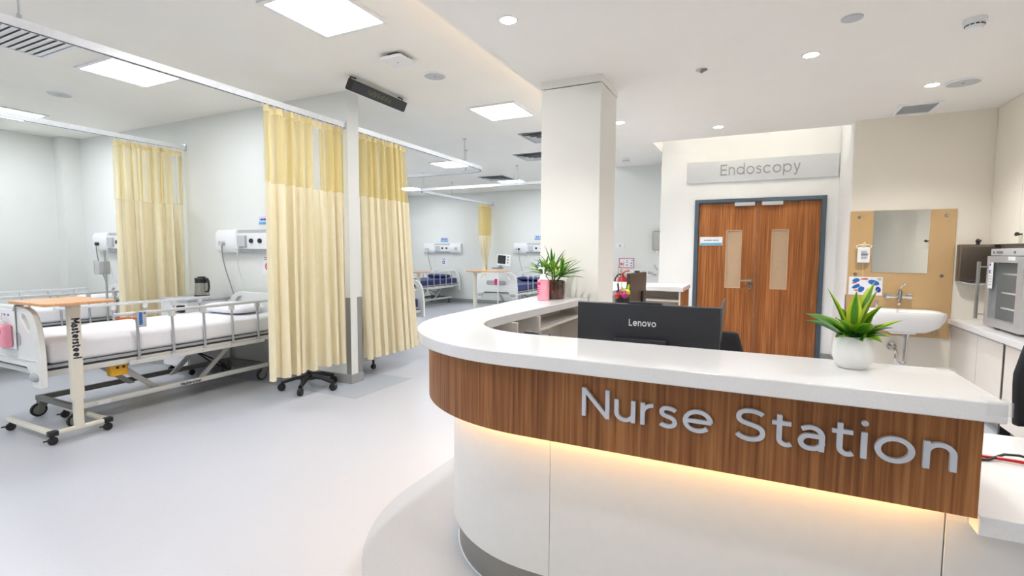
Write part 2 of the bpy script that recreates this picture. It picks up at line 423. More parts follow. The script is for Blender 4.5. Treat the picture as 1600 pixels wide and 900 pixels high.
# door wall with the opening for the double door
m = MB(); m.prism([(-1.2, 0), (-0.75, 0), (-0.75, 2.11), (0.745, 2.11), (0.745, 0), (XS, 0), (XS, ZC), (-1.2, ZC)], YD, YD+0.15, 'y')
wd = struct(m.build('wall_door', 'door_wall', smooth=False))
struct(MB().box(-1.2, -1.08, YD+0.15, 7.9, 0, ZC).build('wall_alcove_side', 'wall_paint', smooth=False))
struct(MB().box(-2.05, -1.2, 7.9, 8.05, 0, ZC).build('wall_alcove', 'wall_paint', smooth=False))
struct(MB().box(-2.05, -1.93, 8.05, YF, 0, ZC).build('wall_passage', 'wall_paint', smooth=False))
struct(MB().box(XS+0.012, XR, YS, YD+0.15, 0, ZC).build('wall_sink', 'wall_beige', smooth=False))
struct(MB().box(XS, XS+0.012, YS+0.001, YD+0.15, 0, ZC).build('wall_return', 'door_wall', smooth=False))
# skirting
def skirt(n, x0, x1, y0, y1):
    struct(MB().box(x0, x1, y0, y1, 0, 0.1).build('baseboard_'+n, 'skirting', bev=0.004))
skirt('partition_front', XL, XP, YP0-0.012, YP0)
skirt('partition_end', XP, XP+0.012, YP0-0.012, YP1+0.012)
skirt('partition_rear', XL, XP, YP1, YP1+0.012)
skirt('left', XL, XL+0.012, YB, YP0-0.22)
skirt('far', XL, -2.05, YF-0.012, YF)
skirt('door_left', -1.2, -0.76, YD-0.012, YD)
for n_, h_ in ((0, 0.19),):
    struct(MB().box(0.755, XS, YD-0.012, YD, 0, 0.19).build('baseboard_door_right', 'skirting', bev=0.004))
struct(MB().box(XS-0.012, XS, YS, YD-0.012, 0, 0.19).build('baseboard_return', 'skirting', bev=0.004))
skirt('alcove', -2.05, -1.2, 7.888, 7.9)
# corner guards on the partition end
m = MB(); m.box(XP-0.062, XP+0.004, YP0-0.005, YP0, 0.1, 0.92); g = struct(m.build('trim_1', 'guard_grey', bev=0.002))
m = MB(); m.box(XP, XP+0.005, YP1-0.06, YP1+0.004, 0.1, 0.92); g = struct(m.build('trim_2', 'guard_grey', bev=0.002))
# corner guard of the sink wall return
struct(MB().box(XS-0.004, XS+0.03, YS-0.004, YS+0.03, 0.45, 0.98).build('trim_3', 'steel', bev=0.002))
# column
cl = struct(MB().box(-1.593, -1.10, 3.79, 4.25, 0, ZL-0.06).build('column', 'column_paint', bev=0.006))
MB().box(-1.598, -1.095, 3.785, 4.255, ZL-0.055, ZL).build('column_collar', 'column_paint', cl, smooth=False)
MB().box(-1.58, -1.113, 3.803, 4.237, ZL-0.06, ZL-0.055).build('shadow_gap', 'slot_dark', cl, smooth=False)

# ------------------------------------------------------------------ double door
door = struct(thing('door_1', 'walnut double door in a slate blue frame under the department sign', 'door', (0, YD, 0)))
del door['category']
m = MB(); m.prism([(-0.75, 0), (-0.70, 0), (-0.70, 2.062), (0.695, 2.062), (0.695, 0), (0.745, 0), (0.745, 2.11), (-0.75, 2.11)], YD-0.025, YD+0.12, 'y')
m.build('door_frame', 'door_frame', door, bev=0.004)
for x0, x1, hx in ((-0.697, -0.004, -0.26), (0.001, 0.692, 0.27)):
    hole = [(hx-0.1, 0.955), (hx+0.09, 0.955), (hx+0.09, 1.71), (hx-0.1, 1.71)]
    m = MB(); m.plate([(x0, 0.01), (x1, 0.01), (x1, 2.058), (x0, 2.058)], [hole], YD+0.02, YD+0.065)
    lf = m.build('door_leaf', 'door_wood', door, smooth=False)
    MB().box(hx-0.1, hx+0.09, YD+0.035, YD+0.045, 0.955, 1.71).build('pane', 'frosted', lf, smooth=False)
    m = MB(); m.plate([(hx-0.1, 0.955), (hx+0.09, 0.955), (hx+0.09, 1.71), (hx-0.1, 1.71)], [[(hx-0.09, 0.965), (hx+0.08, 0.965), (hx+0.08, 1.70), (hx-0.09, 1.70)]], YD+0.018, YD+0.034)
    m.build('pane_bead', 'frost_edge', lf, smooth=False)
    cx = -0.15 if hx < 0 else 0.165
    m = MB(); m.box(cx-0.118, cx+0.118, YD-0.02, YD+0.018, 2.015, 2.062); m.build('door_closer', 'sign_plate', lf, bev=0.004)
    if hx < 0:
        m = MB(); m.cyl((-0.055, YD+0.02, 1.055), (-0.055, YD+0.008, 1.055), 0.026); m.cyl((-0.055, YD+0.01, 1.055), (-0.055, YD-0.03, 1.055), 0.011)
        m.tube([(-0.055, YD-0.028, 1.055), (-0.08, YD-0.032, 1.055), (-0.175, YD-0.03, 1.055)], 0.0105, 10); m.build('lever_handle', 'steel', lf)
        m = MB(); m.cyl((-0.06, YD+0.02, 0.975), (-0.06, YD+0.01, 0.975), 0.026); m.build('lock_rose', 'steel', lf)
        m = MB(); m.cyl((-0.06, YD+0.01, 0.975), (-0.06, YD+0.004, 0.975), 0.011); m.build('lock_cylinder', 'slot_dark', lf)
t = thing('door_plate', 'small white and turquoise room plate screwed to the left door leaf', 'sign', (-0.54, YD+0.02, 1.565))
MB().box(-0.68, -0.40, YD+0.012, YD+0.02, 1.51, 1.622).build('plate', 'card_white', t, bev=0.002)
MB().box(-0.672, -0.408, YD+0.0105, YD+0.012, 1.515, 1.543).build('turquoise_band', 'sky_blue', t, smooth=False)
for i, (x0, x1) in enumerate(((-0.63, -0.60), (-0.595, -0.53), (-0.52, -0.47), (-0.465, -0.445))):
    MB().box(x0, x1, YD+0.0105, YD+0.012, 1.572, 1.583).build('print_line', 'ink_grey', t, smooth=False)
# Endoscopy sign
t = thing('department_sign', 'long silver sign plate with grey lettering reading Endoscopy above the double door', 'sign', (0, YD, 2.33))
MB().box(-0.86, 0.85, YD-0.03, YD-0.002, 2.325, 2.6).build('sign_plate', 'sign_plate', t, bev=0.003)
lettering('Endoscopy', t, 0.138, (-0.45, YD-0.03, 2.41), (1, 0, 0), (0, 0, 1), 0.006, 'sign_text', w=0.115, width=0.9)

# ================================================================== NURSE STATION DESK
def deskpath(off, x_end=0.535, y_end=3.785, n=22, ex=0.0):
    # outline of the desk front at a distance off inside the slab edge (front run, rounded corner, left run)
    R = 0.79-off
    p = [(x_end, DC[1]-R)] + [(DC[0]+(R+ex)*math.cos(math.radians(270-90*i/n)), DC[1]+R*math.sin(math.radians(270-90*i/n))) for i in range(n+1)]
    return p + [(DC[0]-R-ex-0.055*(y_end-DC[1])/1.45, y_end)]
desk = thing('nurse_station_desk', 'curved reception desk with walnut fascia and white body lettered Nurse Station', 'desk', (-0.4, 1.9, 0))
m = MB()
out = deskpath(0.0, 0.55)
inn = [(0.55, 1.95), (-0.86, 1.955)] + arc(-0.87, 2.335, 0.38, 270, 180, 12) + [(-1.25, 2.6), (-1.175, 3.785)]
m.prism(out + inn[::-1], 1.0, 1.05); m.build('countertop', 'quartz', desk, bev=0.004)
m = MB(); p = deskpath(0.085, ex=0.048); m.sweep(p, [(0, 0.725), (-0.022, 0.725), (-0.022, 1.0), (0, 1.0)]); m.build('wood_fascia', 'walnut', desk, smooth=True, ang=25)
MB().box(0.515, 0.535, 1.655, 1.93, 0.725, 1.0).build('fascia_return', 'walnut', desk, smooth=False)
def seg(path, a, b): return path[a:b]
pb = deskpath(0.17, 0.47)
# white body panels: the right run, the middle run and the curved corner, joints between them
yb = pb[0][1]
xs_ = [(0.4965, 1.45), (-0.675, 0.496)]
for x0, x1 in xs_:
    MB().box(x0+0.0012, x1-0.0012, yb, yb+0.02, 0.15, 0.672 if x0 > 0.4 else 1.0).build('front_panel', 'panel_white', desk, bev=0.0015)
MB().box(0.4977, 0.5135, yb, yb+0.02, 0.672, 1.0).build('end_filler', 'panel_white', desk, smooth=False)
MB().box(0.5135, 0.544, yb, yb+0.19, 0.6725, 0.7245).build('end_filler', 'panel_white', desk, smooth=False)
pc = [(-0.6752, yb)] + pb[1:-1] + [pb[-1]]
m = MB(); m.sweep(pc, [(0, 0.15), (-0.02, 0.15), (-0.02, 1.0), (0, 1.0)]); m.build('front_panel', 'panel_white', desk, ang=25)
pk = deskpath(0.195, 1.4)
m = MB(); m.sweep(pk, [(0, 0.0), (-0.02, 0.0), (-0.02, 0.15), (0, 0.15)]); m.build('kick_plate', 'steel_kick', desk, ang=25)
m = MB(); m.sweep(deskpath(0.19, 1.4), [(0, 0.0015), (-0.006, 0.0015), (-0.006, 0.006), (0, 0.006)]); m.build('floor_seal', 'white_plastic', desk, ang=25)
m = MB(); m.sweep(deskpath(0.135, 0.49, ex=0.012), [(0, 0.752), (-0.02, 0.752), (-0.02, 0.758), (0, 0.758)]); m.build('led_strip', 'desk_led', desk, smooth=False)
m = MB(); m.sweep(deskpath(0.108, 0.53, ex=0.045), [(0, 0.760), (-0.06, 0.760), (-0.06, 0.772), (0, 0.772)]); m.build('soffit_board', 'panel_white', desk, smooth=False)
# staff side of the front run, the worktop and the open shelves of the left run
MB().box(-0.9, 0.5, 1.9, 1.92, 0.1, 1.0).build('inner_panel', 'cabinet_white', desk, smooth=False)
m = MB(); m.prism([(0.545, 1.655), (1.6, 1.655), (1.6, 2.46), (-1.12, 2.46), (-1.12, 2.2), (-0.86, 1.96), (-0.8, 1.925), (0.545, 1.925)], 0.672, 0.725); m.build('worktop', 'quartz', desk, bev=0.003)
m = MB(); m.box(-1.42, -1.40, 2.55, 3.78, 0.1, 1.0); m.build('shelf_back', 'cabinet_white', desk, smooth=False)
for y in (2.55, 2.88, 3.76): MB().box(-1.40, -1.21, y, y+0.018, 0.1, 1.0).build('divider', 'cabinet_white', desk, bev=0.001)
for z in (0.60, 0.9):
    MB().box(-1.40, -1.22, 2.898, 3.76, z, z+0.018).build('shelf', 'cabinet_white', desk, bev=0.001)
MB().box(-1.40, -1.22, 2.568, 2.88, 0.55, 0.568).build('shelf', 'cabinet_white', desk, bev=0.001)
# big metal letters on the fascia
yw = DC[1]-(0.79-0.085)
lettering('Nurse Station', desk, 0.098, (-0.52, yw-0.004, 0.842), (1, 0, 0), (0, 0, 1), 0.012, 'letter_metal', w=0.125, gap=0.15, space=0.42, width=1.003)
# clear corner bumpers
for nm, (x, y, z), lb in (('corner_bumper', (0.55, 1.55, 1.0), 'clear plastic corner guard on the front right tip of the stone countertop'),
                          ('corner_bumper', (0.55, 1.95, 1.0), 'clear plastic corner guard on the rear right tip of the stone countertop')):
    sy = 1 if y < 1.7 else -1
    m = MB()
    m.box(x-0.04, x+0.006, min(y, y+sy*0.04), max(y, y+sy*0.04), z+0.0505, z+0.0535)
    m.box(x+0.001, x+0.006, min(y, y+sy*0.04), max(y, y+sy*0.04), z+0.005, z+0.0535)
    m.box(x-0.04, x+0.006, min(y-sy*0.006, y-sy*0.001), max(y-sy*0.006, y-sy*0.001), z+0.02, z+0.0535)
    tag(m.build(nm, 'glass_clear', None, origin=(x, y, z)), lb, 'corner guard')
# cables on the low worktop
m = MB(); m.tube([(0.56, 2.12, 0.731), (0.68, 2.15, 0.731), (0.76, 2.13, 0.736), (0.86, 2.13, 0.731), (1.0, 2.2, 0.731), (1.2, 2.3, 0.731)], 0.006, 8)
tag(m.build('cable', 'red_cable', None, origin=(0.76, 2.13, 0.725)), 'thin red cable lying across the low white worktop', 'cable')
m = MB(); m.tube([(0.56, 2.10, 0.730), (0.66, 2.10, 0.730), (0.71, 2.12, 0.730), (0.76, 2.155, 0.744), (0.80, 2.165, 0.744), (0.85, 2.14, 0.742), (0.9, 2.10, 0.730), (1.1, 2.05, 0.730)], 0.0045, 8)
tag(m.build('cable', 'black_plastic', None, origin=(0.76, 2.1, 0.725)), 'thin black cable looped over the red cable on the low worktop', 'cable')

# back run of the station behind the column
bk = thing('back_counter', 'short white counter with shelves and walnut end panel behind the column', 'counter', (-1.0, 5.6, 0))
m = MB(); m.prism([(-1.62, 4.26), (-1.2, 4.26), (-1.2, 5.35), (-1.12, 5.45), (-0.67, 5.45), (-0.67, 6.1), (-1.62, 6.1)], 1.0, 1.05); m.build('countertop', 'quartz', bk, bev=0.004)
MB().box(-0.70, -0.68, 5.5, 6.05, 0.05, 1.0).build('end_panel', 'walnut', bk, smooth=False)
MB().box(-0.72, -0.70, 5.5, 6.05, 0.05, 1.0).build('side_board', 'cabinet_white', bk, smooth=False)
MB().box(-1.5, -0.72, 5.78, 5.80, 0.05, 1.0).build('back_board', 'cabinet_white', bk, smooth=False)
for z in (0.62, 0.885): MB().box(-1.2, -0.72, 5.5, 5.78, z, z+0.02).build('shelf', 'cabinet_white', bk, bev=0.001)
MB().box(-1.5, -1.22, 4.3, 5.5, 0.05, 1.0).build('side_run', 'cabinet_white', bk, smooth=False)

# ================================================================== ITEMS ON THE DESK
def leaf_obj(parent, base, direc, length, width, droop, mats, curl=0.25, n=9, twist=0.0):
    # a strap leaf: 4 strips across (edge, mid, mid, edge), folded along the midrib
    d = Vector(direc).normalized(); p = Vector(base); pts = [p.copy()]
    for i in range(n):
        d = (d + Vector((0, 0, -droop/n*(0.4+1.6*i/n)))).normalized(); p = p + d*(length/n); pts.append(p.copy())
    mb = MB(); V = []
    for i, q in enumerate(pts):
        t = i/n
        wd_ = width*(0.35+0.65*math.sin(PI*min(1, 0.12+t*0.62))) * (1 if t < 0.55 else max(0.02, 1-((t-0.55)/0.45)**1.6))
        tan = (pts[min(i+1, n)]-pts[max(i-1, 0)]).normalized()
        side = tan.cross(Vector((0, 0, 1)))
        if side.length < 1e-3: side = Vector((1, 0, 0))
        side.normalize(); side = Matrix.Rotation(twist, 3, tan) @ side
        nor = side.cross(tan)
        for a in (-1, -0.5, 0, 0.5, 1): V.append(q + side*(a*wd_/2) + nor*(abs(a)*wd_*curl))
    for i in range(n):
        for k in range(4):
            mb.f.append([i*5+k, i*5+k+1, (i+1)*5+k+1, (i+1)*5+k]); mb.mi.append(0 if k in (1, 2) else 1)
    mb.v = V
    return mb.build('leaf', mats, parent, fixn=False)
PX, PY = 0.28, 1.835
pl = thing('potted_plant', 'green and yellow strap leaved plant in a round white pot on the counter', 'plant', (PX, PY, 1.05))
prof = [(0.034, 0.0), (0.039, 0.003), (0.051, 0.024), (0.0555, 0.05), (0.054, 0.07), (0.048, 0.096), (0.046, 0.101), (0.043, 0.098), (0.042, 0.087), (0.001, 0.087)]
m = MB(); m.lathe((PX, PY, 1.05), prof, 36); m.build('pot', 'pot_white', pl)
m = MB(); m.lathe((PX, PY, 1.05), [(0.001, 0.0875), (0.0415, 0.0875), (0.03, 0.093), (0.001, 0.094)], 20); m.build('soil', 'soil', pl)
rgt = Vector((math.cos(YAW+PI/2-PI/2), -math.sin(YAW), 0)); rgt = Vector((0.899, 0.438, 0)); fw = Vector((-0.438, 0.899, 0))
LV = [ # right, up, toward-back, length, width, droop, kind
    (0.30, 0.95, 0.05, 0.215, 0.034, 0.10, 1), (0.12, 1.0, 0.15, 0.165, 0.030, 0.05, 1), (0.42, 0.80, -0.1, 0.15, 0.03, 0.25, 1), (0.36, 0.9, 0.25, 0.20, 0.026, 0.1, 2),
    (-0.42, 0.92, 0.05, 0.205, 0.020, 0.05, 1), (-0.72, 0.72, -0.1, 0.19, 0.030, 0.55, 2), (-0.85, 0.62, 0.15, 0.185, 0.036, 0.15, 3), (0.95, 0.52, -0.05, 0.185, 0.024, 0.12, 1),
    (0.92, 0.55, 0.2, 0.15, 0.030, 0.35, 3), (0.75, 0.42, -0.45, 0.09, 0.030, 0.4, 3), (-0.6, 0.45, -0.5, 0.085, 0.030, 0.5, 3), (0.10, 0.85, -0.55, 0.085, 0.042, 0.45, 2),
    (0.9, 0.25, 0.1, 0.15, 0.02, 0.45, 2), (-0.9, 0.4, -0.3, 0.075, 0.022, 0.5, 2), (-0.2, 0.9, 0.3, 0.13, 0.032, 0.3, 3), (0.5, 0.6, 0.5, 0.12, 0.034, 0.4, 3), (-0.5, 0.7, 0.6, 0.12, 0.034, 0.5, 3),
    (-0.25, 0.35, -0.8, 0.07, 0.034, 0.6, 3), (0.45, 0.3, -0.8, 0.075, 0.03, 0.6, 2), (0.22, 1.0, -0.2, 0.19, 0.032, 0.12, 1), (0.5, 0.85, 0.1, 0.13, 0.026, 0.3, 1),
    (-0.6, 0.8, -0.35, 0.15, 0.034, 0.6, 2), (-0.75, 0.5, 0.3, 0.16, 0.034, 0.3, 3), (0.8, 0.7, -0.35, 0.12, 0.028, 0.5, 3), (-0.35, 0.6, -0.6, 0.09, 0.032, 0.6, 3), (0.95, 0.35, -0.2, 0.12, 0.018, 0.5, 1)]
KM = {1: ('leaf_green', 'leaf_yellow'), 2: ('leaf_green', 'leaf_lime'), 3: ('leaf_dark', 'leaf_green')}
for r_, u_, f_, ln, wd_, dr, k in LV:
    d = rgt*r_ + Vector((0, 0, u_)) + fw*f_
    bs = Vector((PX, PY, 1.138)) + rgt*r_*0.018 + fw*f_*0.018
    leaf_obj(pl, bs, d, ln*(0.93-0.16*min(1, abs(r_))), wd_*1.4, dr, KM[k], twist=random.uniform(-0.3, 0.3))
# spiky plant in the dark pot at the column
QX, QY = -1.40, 3.58
p2 = thing('potted_plant', 'bushy spiky green plant in a dark brown glazed pot beside the column', 'plant', (QX, QY, 1.05))
m = MB(); m.lathe((QX, QY, 1.05), [(0.085, 0), (0.093, 0.006), (0.098, 0.06), (0.1, 0.125), (0.098, 0.138), (0.09, 0.138), (0.088, 0.11), (0.001, 0.11)], 32); m.build('pot', 'pot_brown', p2)
m = MB(); m.lathe((QX, QY, 1.05), [(0.001, 0.111), (0.074, 0.111), (0.001, 0.122)], 20); m.build('soil', 'soil', p2)
for (hr, hu, hf, nlf, L0) in ((0.0, 0.20, 0.0, 16, 0.215), (-0.11, 0.17, 0.02, 11, 0.17), (0.10, 0.13, -0.05, 15, 0.19), (0.02, 0.12, -0.08, 10, 0.14)):
    hc = Vector((QX, QY, 1.16)) + rgt*hr*0.55 + fw*hf + Vector((0, 0, hu*0.45))
    m = MB(); m.tube([(QX, QY, 1.15), tuple(hc)], 0.006, 6); m.build('stem', 'leaf_dark', p2)
    for i in range(nlf):
        a = 2*PI*i*0.382 + random.uniform(-0.2, 0.2); el = 0.15 + 1.15*(i/nlf) + random.uniform(-0.1, 0.1)
        d = rgt*(math.cos(a)*math.cos(el) + hr*4) + fw*(math.sin(a)*math.cos(el)*0.8) + Vector((0, 0, math.sin(el)))
        leaf_obj(p2, hc, d, L0*random.uniform(0.85, 1.12), 0.022, 0.30, KM[random.choice((2, 2, 3, 3, 1))] if i > nlf*0.35 else KM[3], twist=random.uniform(-0.4, 0.4), n=6)
# pink hand rub bottle
HX, HY = -1.40, 3.40
hb = thing('sanitizer_bottle', 'pink hand sanitizer bottle with white pump beside the dark potted plant', 'bottle', (HX, HY, 1.05))
m = MB(); m.prism(rrect(HX-0.042, HX+0.042, HY-0.028, HY+0.028, 0.018), 1.0505, 1.205)
m.build('body', 'pink_liquid', hb, bev=0.006)
m = MB(); m.lathe((HX, HY, 1.205), [(0.034, 0), (0.03, 0.008), (0.02, 0.016), (0.018, 0.034), (0.012, 0.038), (0.006, 0.04), (0.005, 0.075), (0.011, 0.077), (0.011, 0.088), (0.001, 0.09)], 20)
m.tube([(HX, HY, 1.288), (HX-0.02, HY-0.01, 1.290), (HX-0.038, HY-0.018, 1.282)], 0.0045, 8); m.build('pump', 'white_plastic', hb)
MB().box(HX-0.040, HX-0.012, HY-0.0295, HY-0.0285, 1.165, 1.185).build('label_block', 'pink_dark', hb, smooth=False)
for i in range(4): MB().box(HX-0.036, HX-0.020+0.004*(i % 2), HY-0.0295, HY-0.0285, 1.145-i*0.016, 1.151-i*0.016).build('print_line', 'pink_dark', hb, smooth=False)
# monitor seen from behind
t = thing('computer_monitor', 'wide dark grey computer monitor seen from behind with maker lettering', 'monitor', (-0.42, 2.2, 0.725))
MB().box(-0.73, -0.12, 2.19, 2.222, 0.83, 1.178).build('back_shell', 'monitor_grey', t, bev=0.004)
MB().box(-0.728, -0.122, 2.222, 2.228, 0.835, 1.176).build('screen', 'screen', t, smooth=False)
m = MB(); m.prism([(-0.505, 1.176), (-0.495, 1.187), (-0.36, 1.187), (-0.35, 1.176)], 2.195, 2.222, 'y'); m.build('camera_bump', 'monitor_grey', t, smooth=False)
m = MB(); m.prism([(-0.55, 1.03), (-0.33, 1.03), (-0.325, 1.018), (-0.34, 0.95), (-0.545, 0.95)], 2.165, 2.191, 'y'); m.build('stand_head', 'monitor_grey', t, bev=0.004)
MB().box(-0.47, -0.40, 2.172, 2.19, 0.735, 0.97).build('stand_neck', 'monitor_grey', t, bev=0.004)
m = MB(); m.prism(rrect(-0.55, -0.32, 2.06, 2.26, 0.03), 0.7255, 0.738); m.build('stand_foot', 'monitor_grey', t, bev=0.002)
m = MB(); m.prism([(2.225, 1.175), (2.50, 1.195), (2.47, 1.15), (2.225, 1.03)], -0.125, -0.118, 'x'); m.build('side_hood', 'monitor_grey', t, smooth=False)
lettering('Lenovo', t, 0.030, (-0.493, 2.19, 1.082), (1, 0, 0), (0, 0, 1), 0.0015, 'card_white', w=0.16, width=0.117, gap=0.12)
# second monitor on the rear side run
t = thing('computer_monitor', 'narrow looking bronze monitor standing edge on before the white back counter', 'monitor', (-0.95, 4.55, 0.74))
k = MB(); k.box(-0.25, 0.25, -0.016, 0.016, 0.06, 0.425); k.xf(Matrix.Translation((-0.975, 4.62, 0.80)) @ Matrix.Rotation(math.radians(85), 4, 'Z')); k.build('back_shell', 'bronze', t, bev=0.004)
k = MB(); k.box(-0.03, 0.03, -0.016, 0.016, 0.425, 0.44); k.xf(Matrix.Translation((-0.975, 4.62, 0.80)) @ Matrix.Rotation(math.radians(85), 4, 'Z')); k.build('camera_bump', 'black_plastic', t)
k = MB(); k.cyl((-0.945, 4.72, 0.75), (-0.945, 4.72, 1.05), 0.014); k.build('stand_neck', 'black_plastic', t)
k = MB(); k.cyl((-0.945, 4.72, 0.7405), (-0.945, 4.72, 0.752), 0.08, n=24); k.build('stand_foot', 'black_plastic', t)
rt = thing('side_table', 'staff side worktop under the bronze monitor behind the desk', 'table', (-0.95, 4.6, 0))
m = MB(); m.box(-1.2, -0.72, 4.30, 5.40, 0.70, 0.74); m.build('table_top', 'cabinet_white', rt, bev=0.003)
m = MB(); m.box(-1.2, -0.74, 4.32, 4.34, 0, 0.70); m.build('leg_panel', 'cabinet_white', rt); m = MB(); m.box(-1.2, -0.74, 5.36, 5.38, 0, 0.70); m.build('leg_panel', 'cabinet_white', rt)
t = thing('printer', 'dark grey office printer standing left of the bronze monitor', 'printer', (-1.07, 4.75, 0.74))
m = MB(); m.box(-1.18, -1.03, 4.85, 5.2, 0.7405, 0.97); m.build('body', 'vent_dark', t, bev=0.006)
m = MB(); m.box(-1.17, -1.04, 4.87, 5.18, 0.97, 0.985); m.build('lid', 'dark_under', t, bev=0.004)
# pen pot and note rack on the staff worktop
GX, GY = -0.80, 3.35
tb = thing('side_cabinet', 'low staff cabinet carrying the pen pot behind the grey monitor', 'cabinet', (-0.82, 3.45, 0))
m = MB(); m.box(-0.96, -0.68, 3.15, 3.75, 0.08, 1.0); m.build('body', 'cabinet_white', tb, bev=0.003)
m = MB(); m.box(-0.975, -0.66, 3.13, 3.77, 1.0, 1.02); m.build('top', 'quartz', tb, bev=0.003)
m = MB(); m.box(-0.68, -0.665, 3.17, 3.73, 0.1, 0.98); m.build('door', 'cabinet_white', tb, bev=0.002)
m = MB(); m.box(-0.95, -0.7, 3.17, 3.73, 0, 0.08); m.build('plinth', 'guard_grey', tb)
pp = thing('pen_pot', 'black mesh desk tidy crowded with coloured pens and a flower', 'pen holder', (GX, GY, 1.02))
m = MB(); m.lathe((GX, GY, 1.0205), [(0.045, 0), (0.05, 0.09), (0.046, 0.09), (0.042, 0.01), (0.001, 0.01)], 18); m.build('cup', 'black_plastic', pp)
for i, (a, mt, hh) in enumerate(((0.2, 'yellow_bright', 0.17), (1.0, 'leaf_green', 0.16), (1.9, 'yellow_bright', 0.15), (2.8, 'black_plastic', 0.175), (3.7, 'blue_deep', 0.13), (4.6, 'orange', 0.14), (5.4, 'red', 0.13))):
    x, y = GX+0.02*math.cos(a), GY+0.02*math.sin(a); q = (x+0.02*math.cos(a), y+0.02*math.sin(a), 1.02+hh)
    m = MB(); m.cyl((x, y, 1.035), q, 0.006, n=8); m.build('pen', mt, pp)
for a, mt in ((0.5, 'yellow_bright'), (2.2, 'blue_deep'), (3.9, 'red'), (5.4, 'magenta'), (1.3, 'orange')):
    m = MB(); m.ball((GX+0.033*math.cos(a), GY+0.033*math.sin(a)-0.01, 1.125+0.012*math.sin(3*a)), 0.021); m.build('pom_pom', mt, pp)
t = thing('wire_stand', 'slender upright wire card holder beside the column edge', 'holder', (-0.86, 3.62, 1.02))
m = MB(); m.tube([(-0.90, 3.62, 1.022), (-0.90, 3.62, 1.30), (-0.875, 3.62, 1.30), (-0.875, 3.62, 1.022)], 0.0025, 6); m.build('wire', 'steel', t)
m = MB(); m.cyl((-0.8875, 3.62, 1.0205), (-0.8875, 3.62, 1.027), 0.03); m.build('foot', 'steel', t)
# telephone
t = thing('telephone', 'black desk telephone half hidden behind the stone countertop', 'telephone', (-1.02, 2.40, 0.725))
m = MB(); m.prism(rrect(-1.085, -0.955, 2.34, 2.45, 0.02), 0.7255, 0.765); m.build('base', 'black_plastic', t, bev=0.006)
m = MB(); m.prism([(2.36, 0.765), (2.44, 0.765), (2.43, 0.93), (2.385, 0.95)], -1.06, -0.98, 'x'); m.build('keypad_rise', 'black_plastic', t, bev=0.006)
m = MB(); m.tube([(-1.085, 2.40, 0.945), (-1.075, 2.40, 0.972), (-1.045, 2.40, 0.975), (-0.995, 2.40, 0.965), (-0.965, 2.40, 0.958), (-0.945, 2.40, 0.925)], [0.02, 0.024, 0.015, 0.015, 0.024, 0.02], 10); m.build('handset', 'black_plastic', t)

# office chairs
def office_chair(label, x, y, rz, zt):
    t = thing('office_chair', label, 'chair', (0, 0, 0), 'black office chairs behind the desk')
    m = MB(); m.prism(rrect(-0.24, 0.24, -0.23, 0.23, 0.08), 0.45, 0.52); m.build('seat', 'black_fabric', t, bev=0.015)
    def bk_(u, v): 
        xx = (u-0.5)*0.46*(1-0.18*max(0, v-0.6)/0.4); return (xx, 0.24+0.04*v-0.05*(1-(2*u-1)**2)*-0.5, 0.62+(zt-0.62)*v)
    m = MB(); m.grid(bk_, 10, 8); o = m.build('backrest', 'black_fabric', t, fixn=False); s = o.modifiers.new('solid', 'SOLIDIFY'); s.thickness = 0.045; b_ = o.modifiers.new('bevel', 'BEVEL'); b_.width = 0.015; b_.segments = 3
    m = MB(); m.tube([(0, 0.1, 0.46), (0, 0.3, 0.47), (0, 0.315, 0.7)], 0.02, 8); m.build('back_bracket', 'black_plastic', t)
    m = MB(); m.cyl((0, 0, 0.1), (0, 0, 0.45), 0.028); m.build('gas_column', 'black_plastic', t)
    for i in range(5):
        a = 2*PI*i/5; c_, s_ = math.cos(a), math.sin(a)
        m = MB(); m.cyl((0.02*c_, 0.02*s_, 0.12), (0.28*c_, 0.28*s_, 0.075), 0.022, 0.015, 8); lg = m.build('base_leg', 'black_plastic', t)
        m = MB(); m.cyl((0.28*c_-0.02*s_, 0.28*s_+0.02*c_, 0.03), (0.28*c_+0.02*s_, 0.28*s_-0.02*c_, 0.03), 0.0295, n=14); m.build('castor', 'black_plastic', lg)
    t.location = (x, y, 0); t.rotation_euler = (0, 0, rz)
office_chair('black office chair whose backrest top shows just right of the grey monitor', -0.27, 2.80, 0, 0.955)
office_chair('black office chair at the far right edge behind the low worktop', 1.34, 2.78, 0.05, 1.0)

# ================================================================== SINK WALL AND RIGHT SIDE
t = thing('splash_panel', 'tan glass splash panel on the wall behind the washbasin', 'panel', (1.29, YS, 0.6))
MB().box(0.865, 1.717, YS-0.016, YS-0.004, 0.585, 1.842).build('glass_sheet', 'tan_glass', t, bev=0.002)
for x, z in ((0.94, 1.78), (1.64, 1.78), (0.93, 1.2), (1.63, 1.2), (1.6, 0.64)):
    m = MB(); m.cyl((x, YS-0.016, z), (x, YS-0.024, z), 0.016, 0.013, 16); m.build('stud', 'steel', t)
m = MB(); m.box(1.062, 1.515, YS-0.022, YS-0.016, 1.22, 1.843)
tag(m.build('wall_mirror', 'mirror', None, origin=(1.29, YS-0.02, 1.22), smooth=False), 'rectangular frameless mirror on the tan panel above the washbasin', 'mirror')
t = thing('soap_dispenser', 'white wall bottle of hand scrub with tan pump left of the mirror', 'dispenser', (0.985, YS-0.02, 1.3))
m = MB(); m.prism(rrect(0.935, 1.04, YS-0.07, YS-0.018, 0.015), 1.315, 1.475); m.build('bottle', 'white_plastic', t, bev=0.012, seg=3)
m = MB(); m.lathe((0.987, YS-0.045, 1.475), [(0.026, 0), (0.022, 0.012), (0.012, 0.016), (0.01, 0.045), (0.001, 0.047)], 16); m.tube([(0.987, YS-0.045, 1.515), (0.987, YS-0.08, 1.52), (0.987, YS-0.10, 1.505)], 0.006, 8); m.build('pump', 'curtain_tape', t)
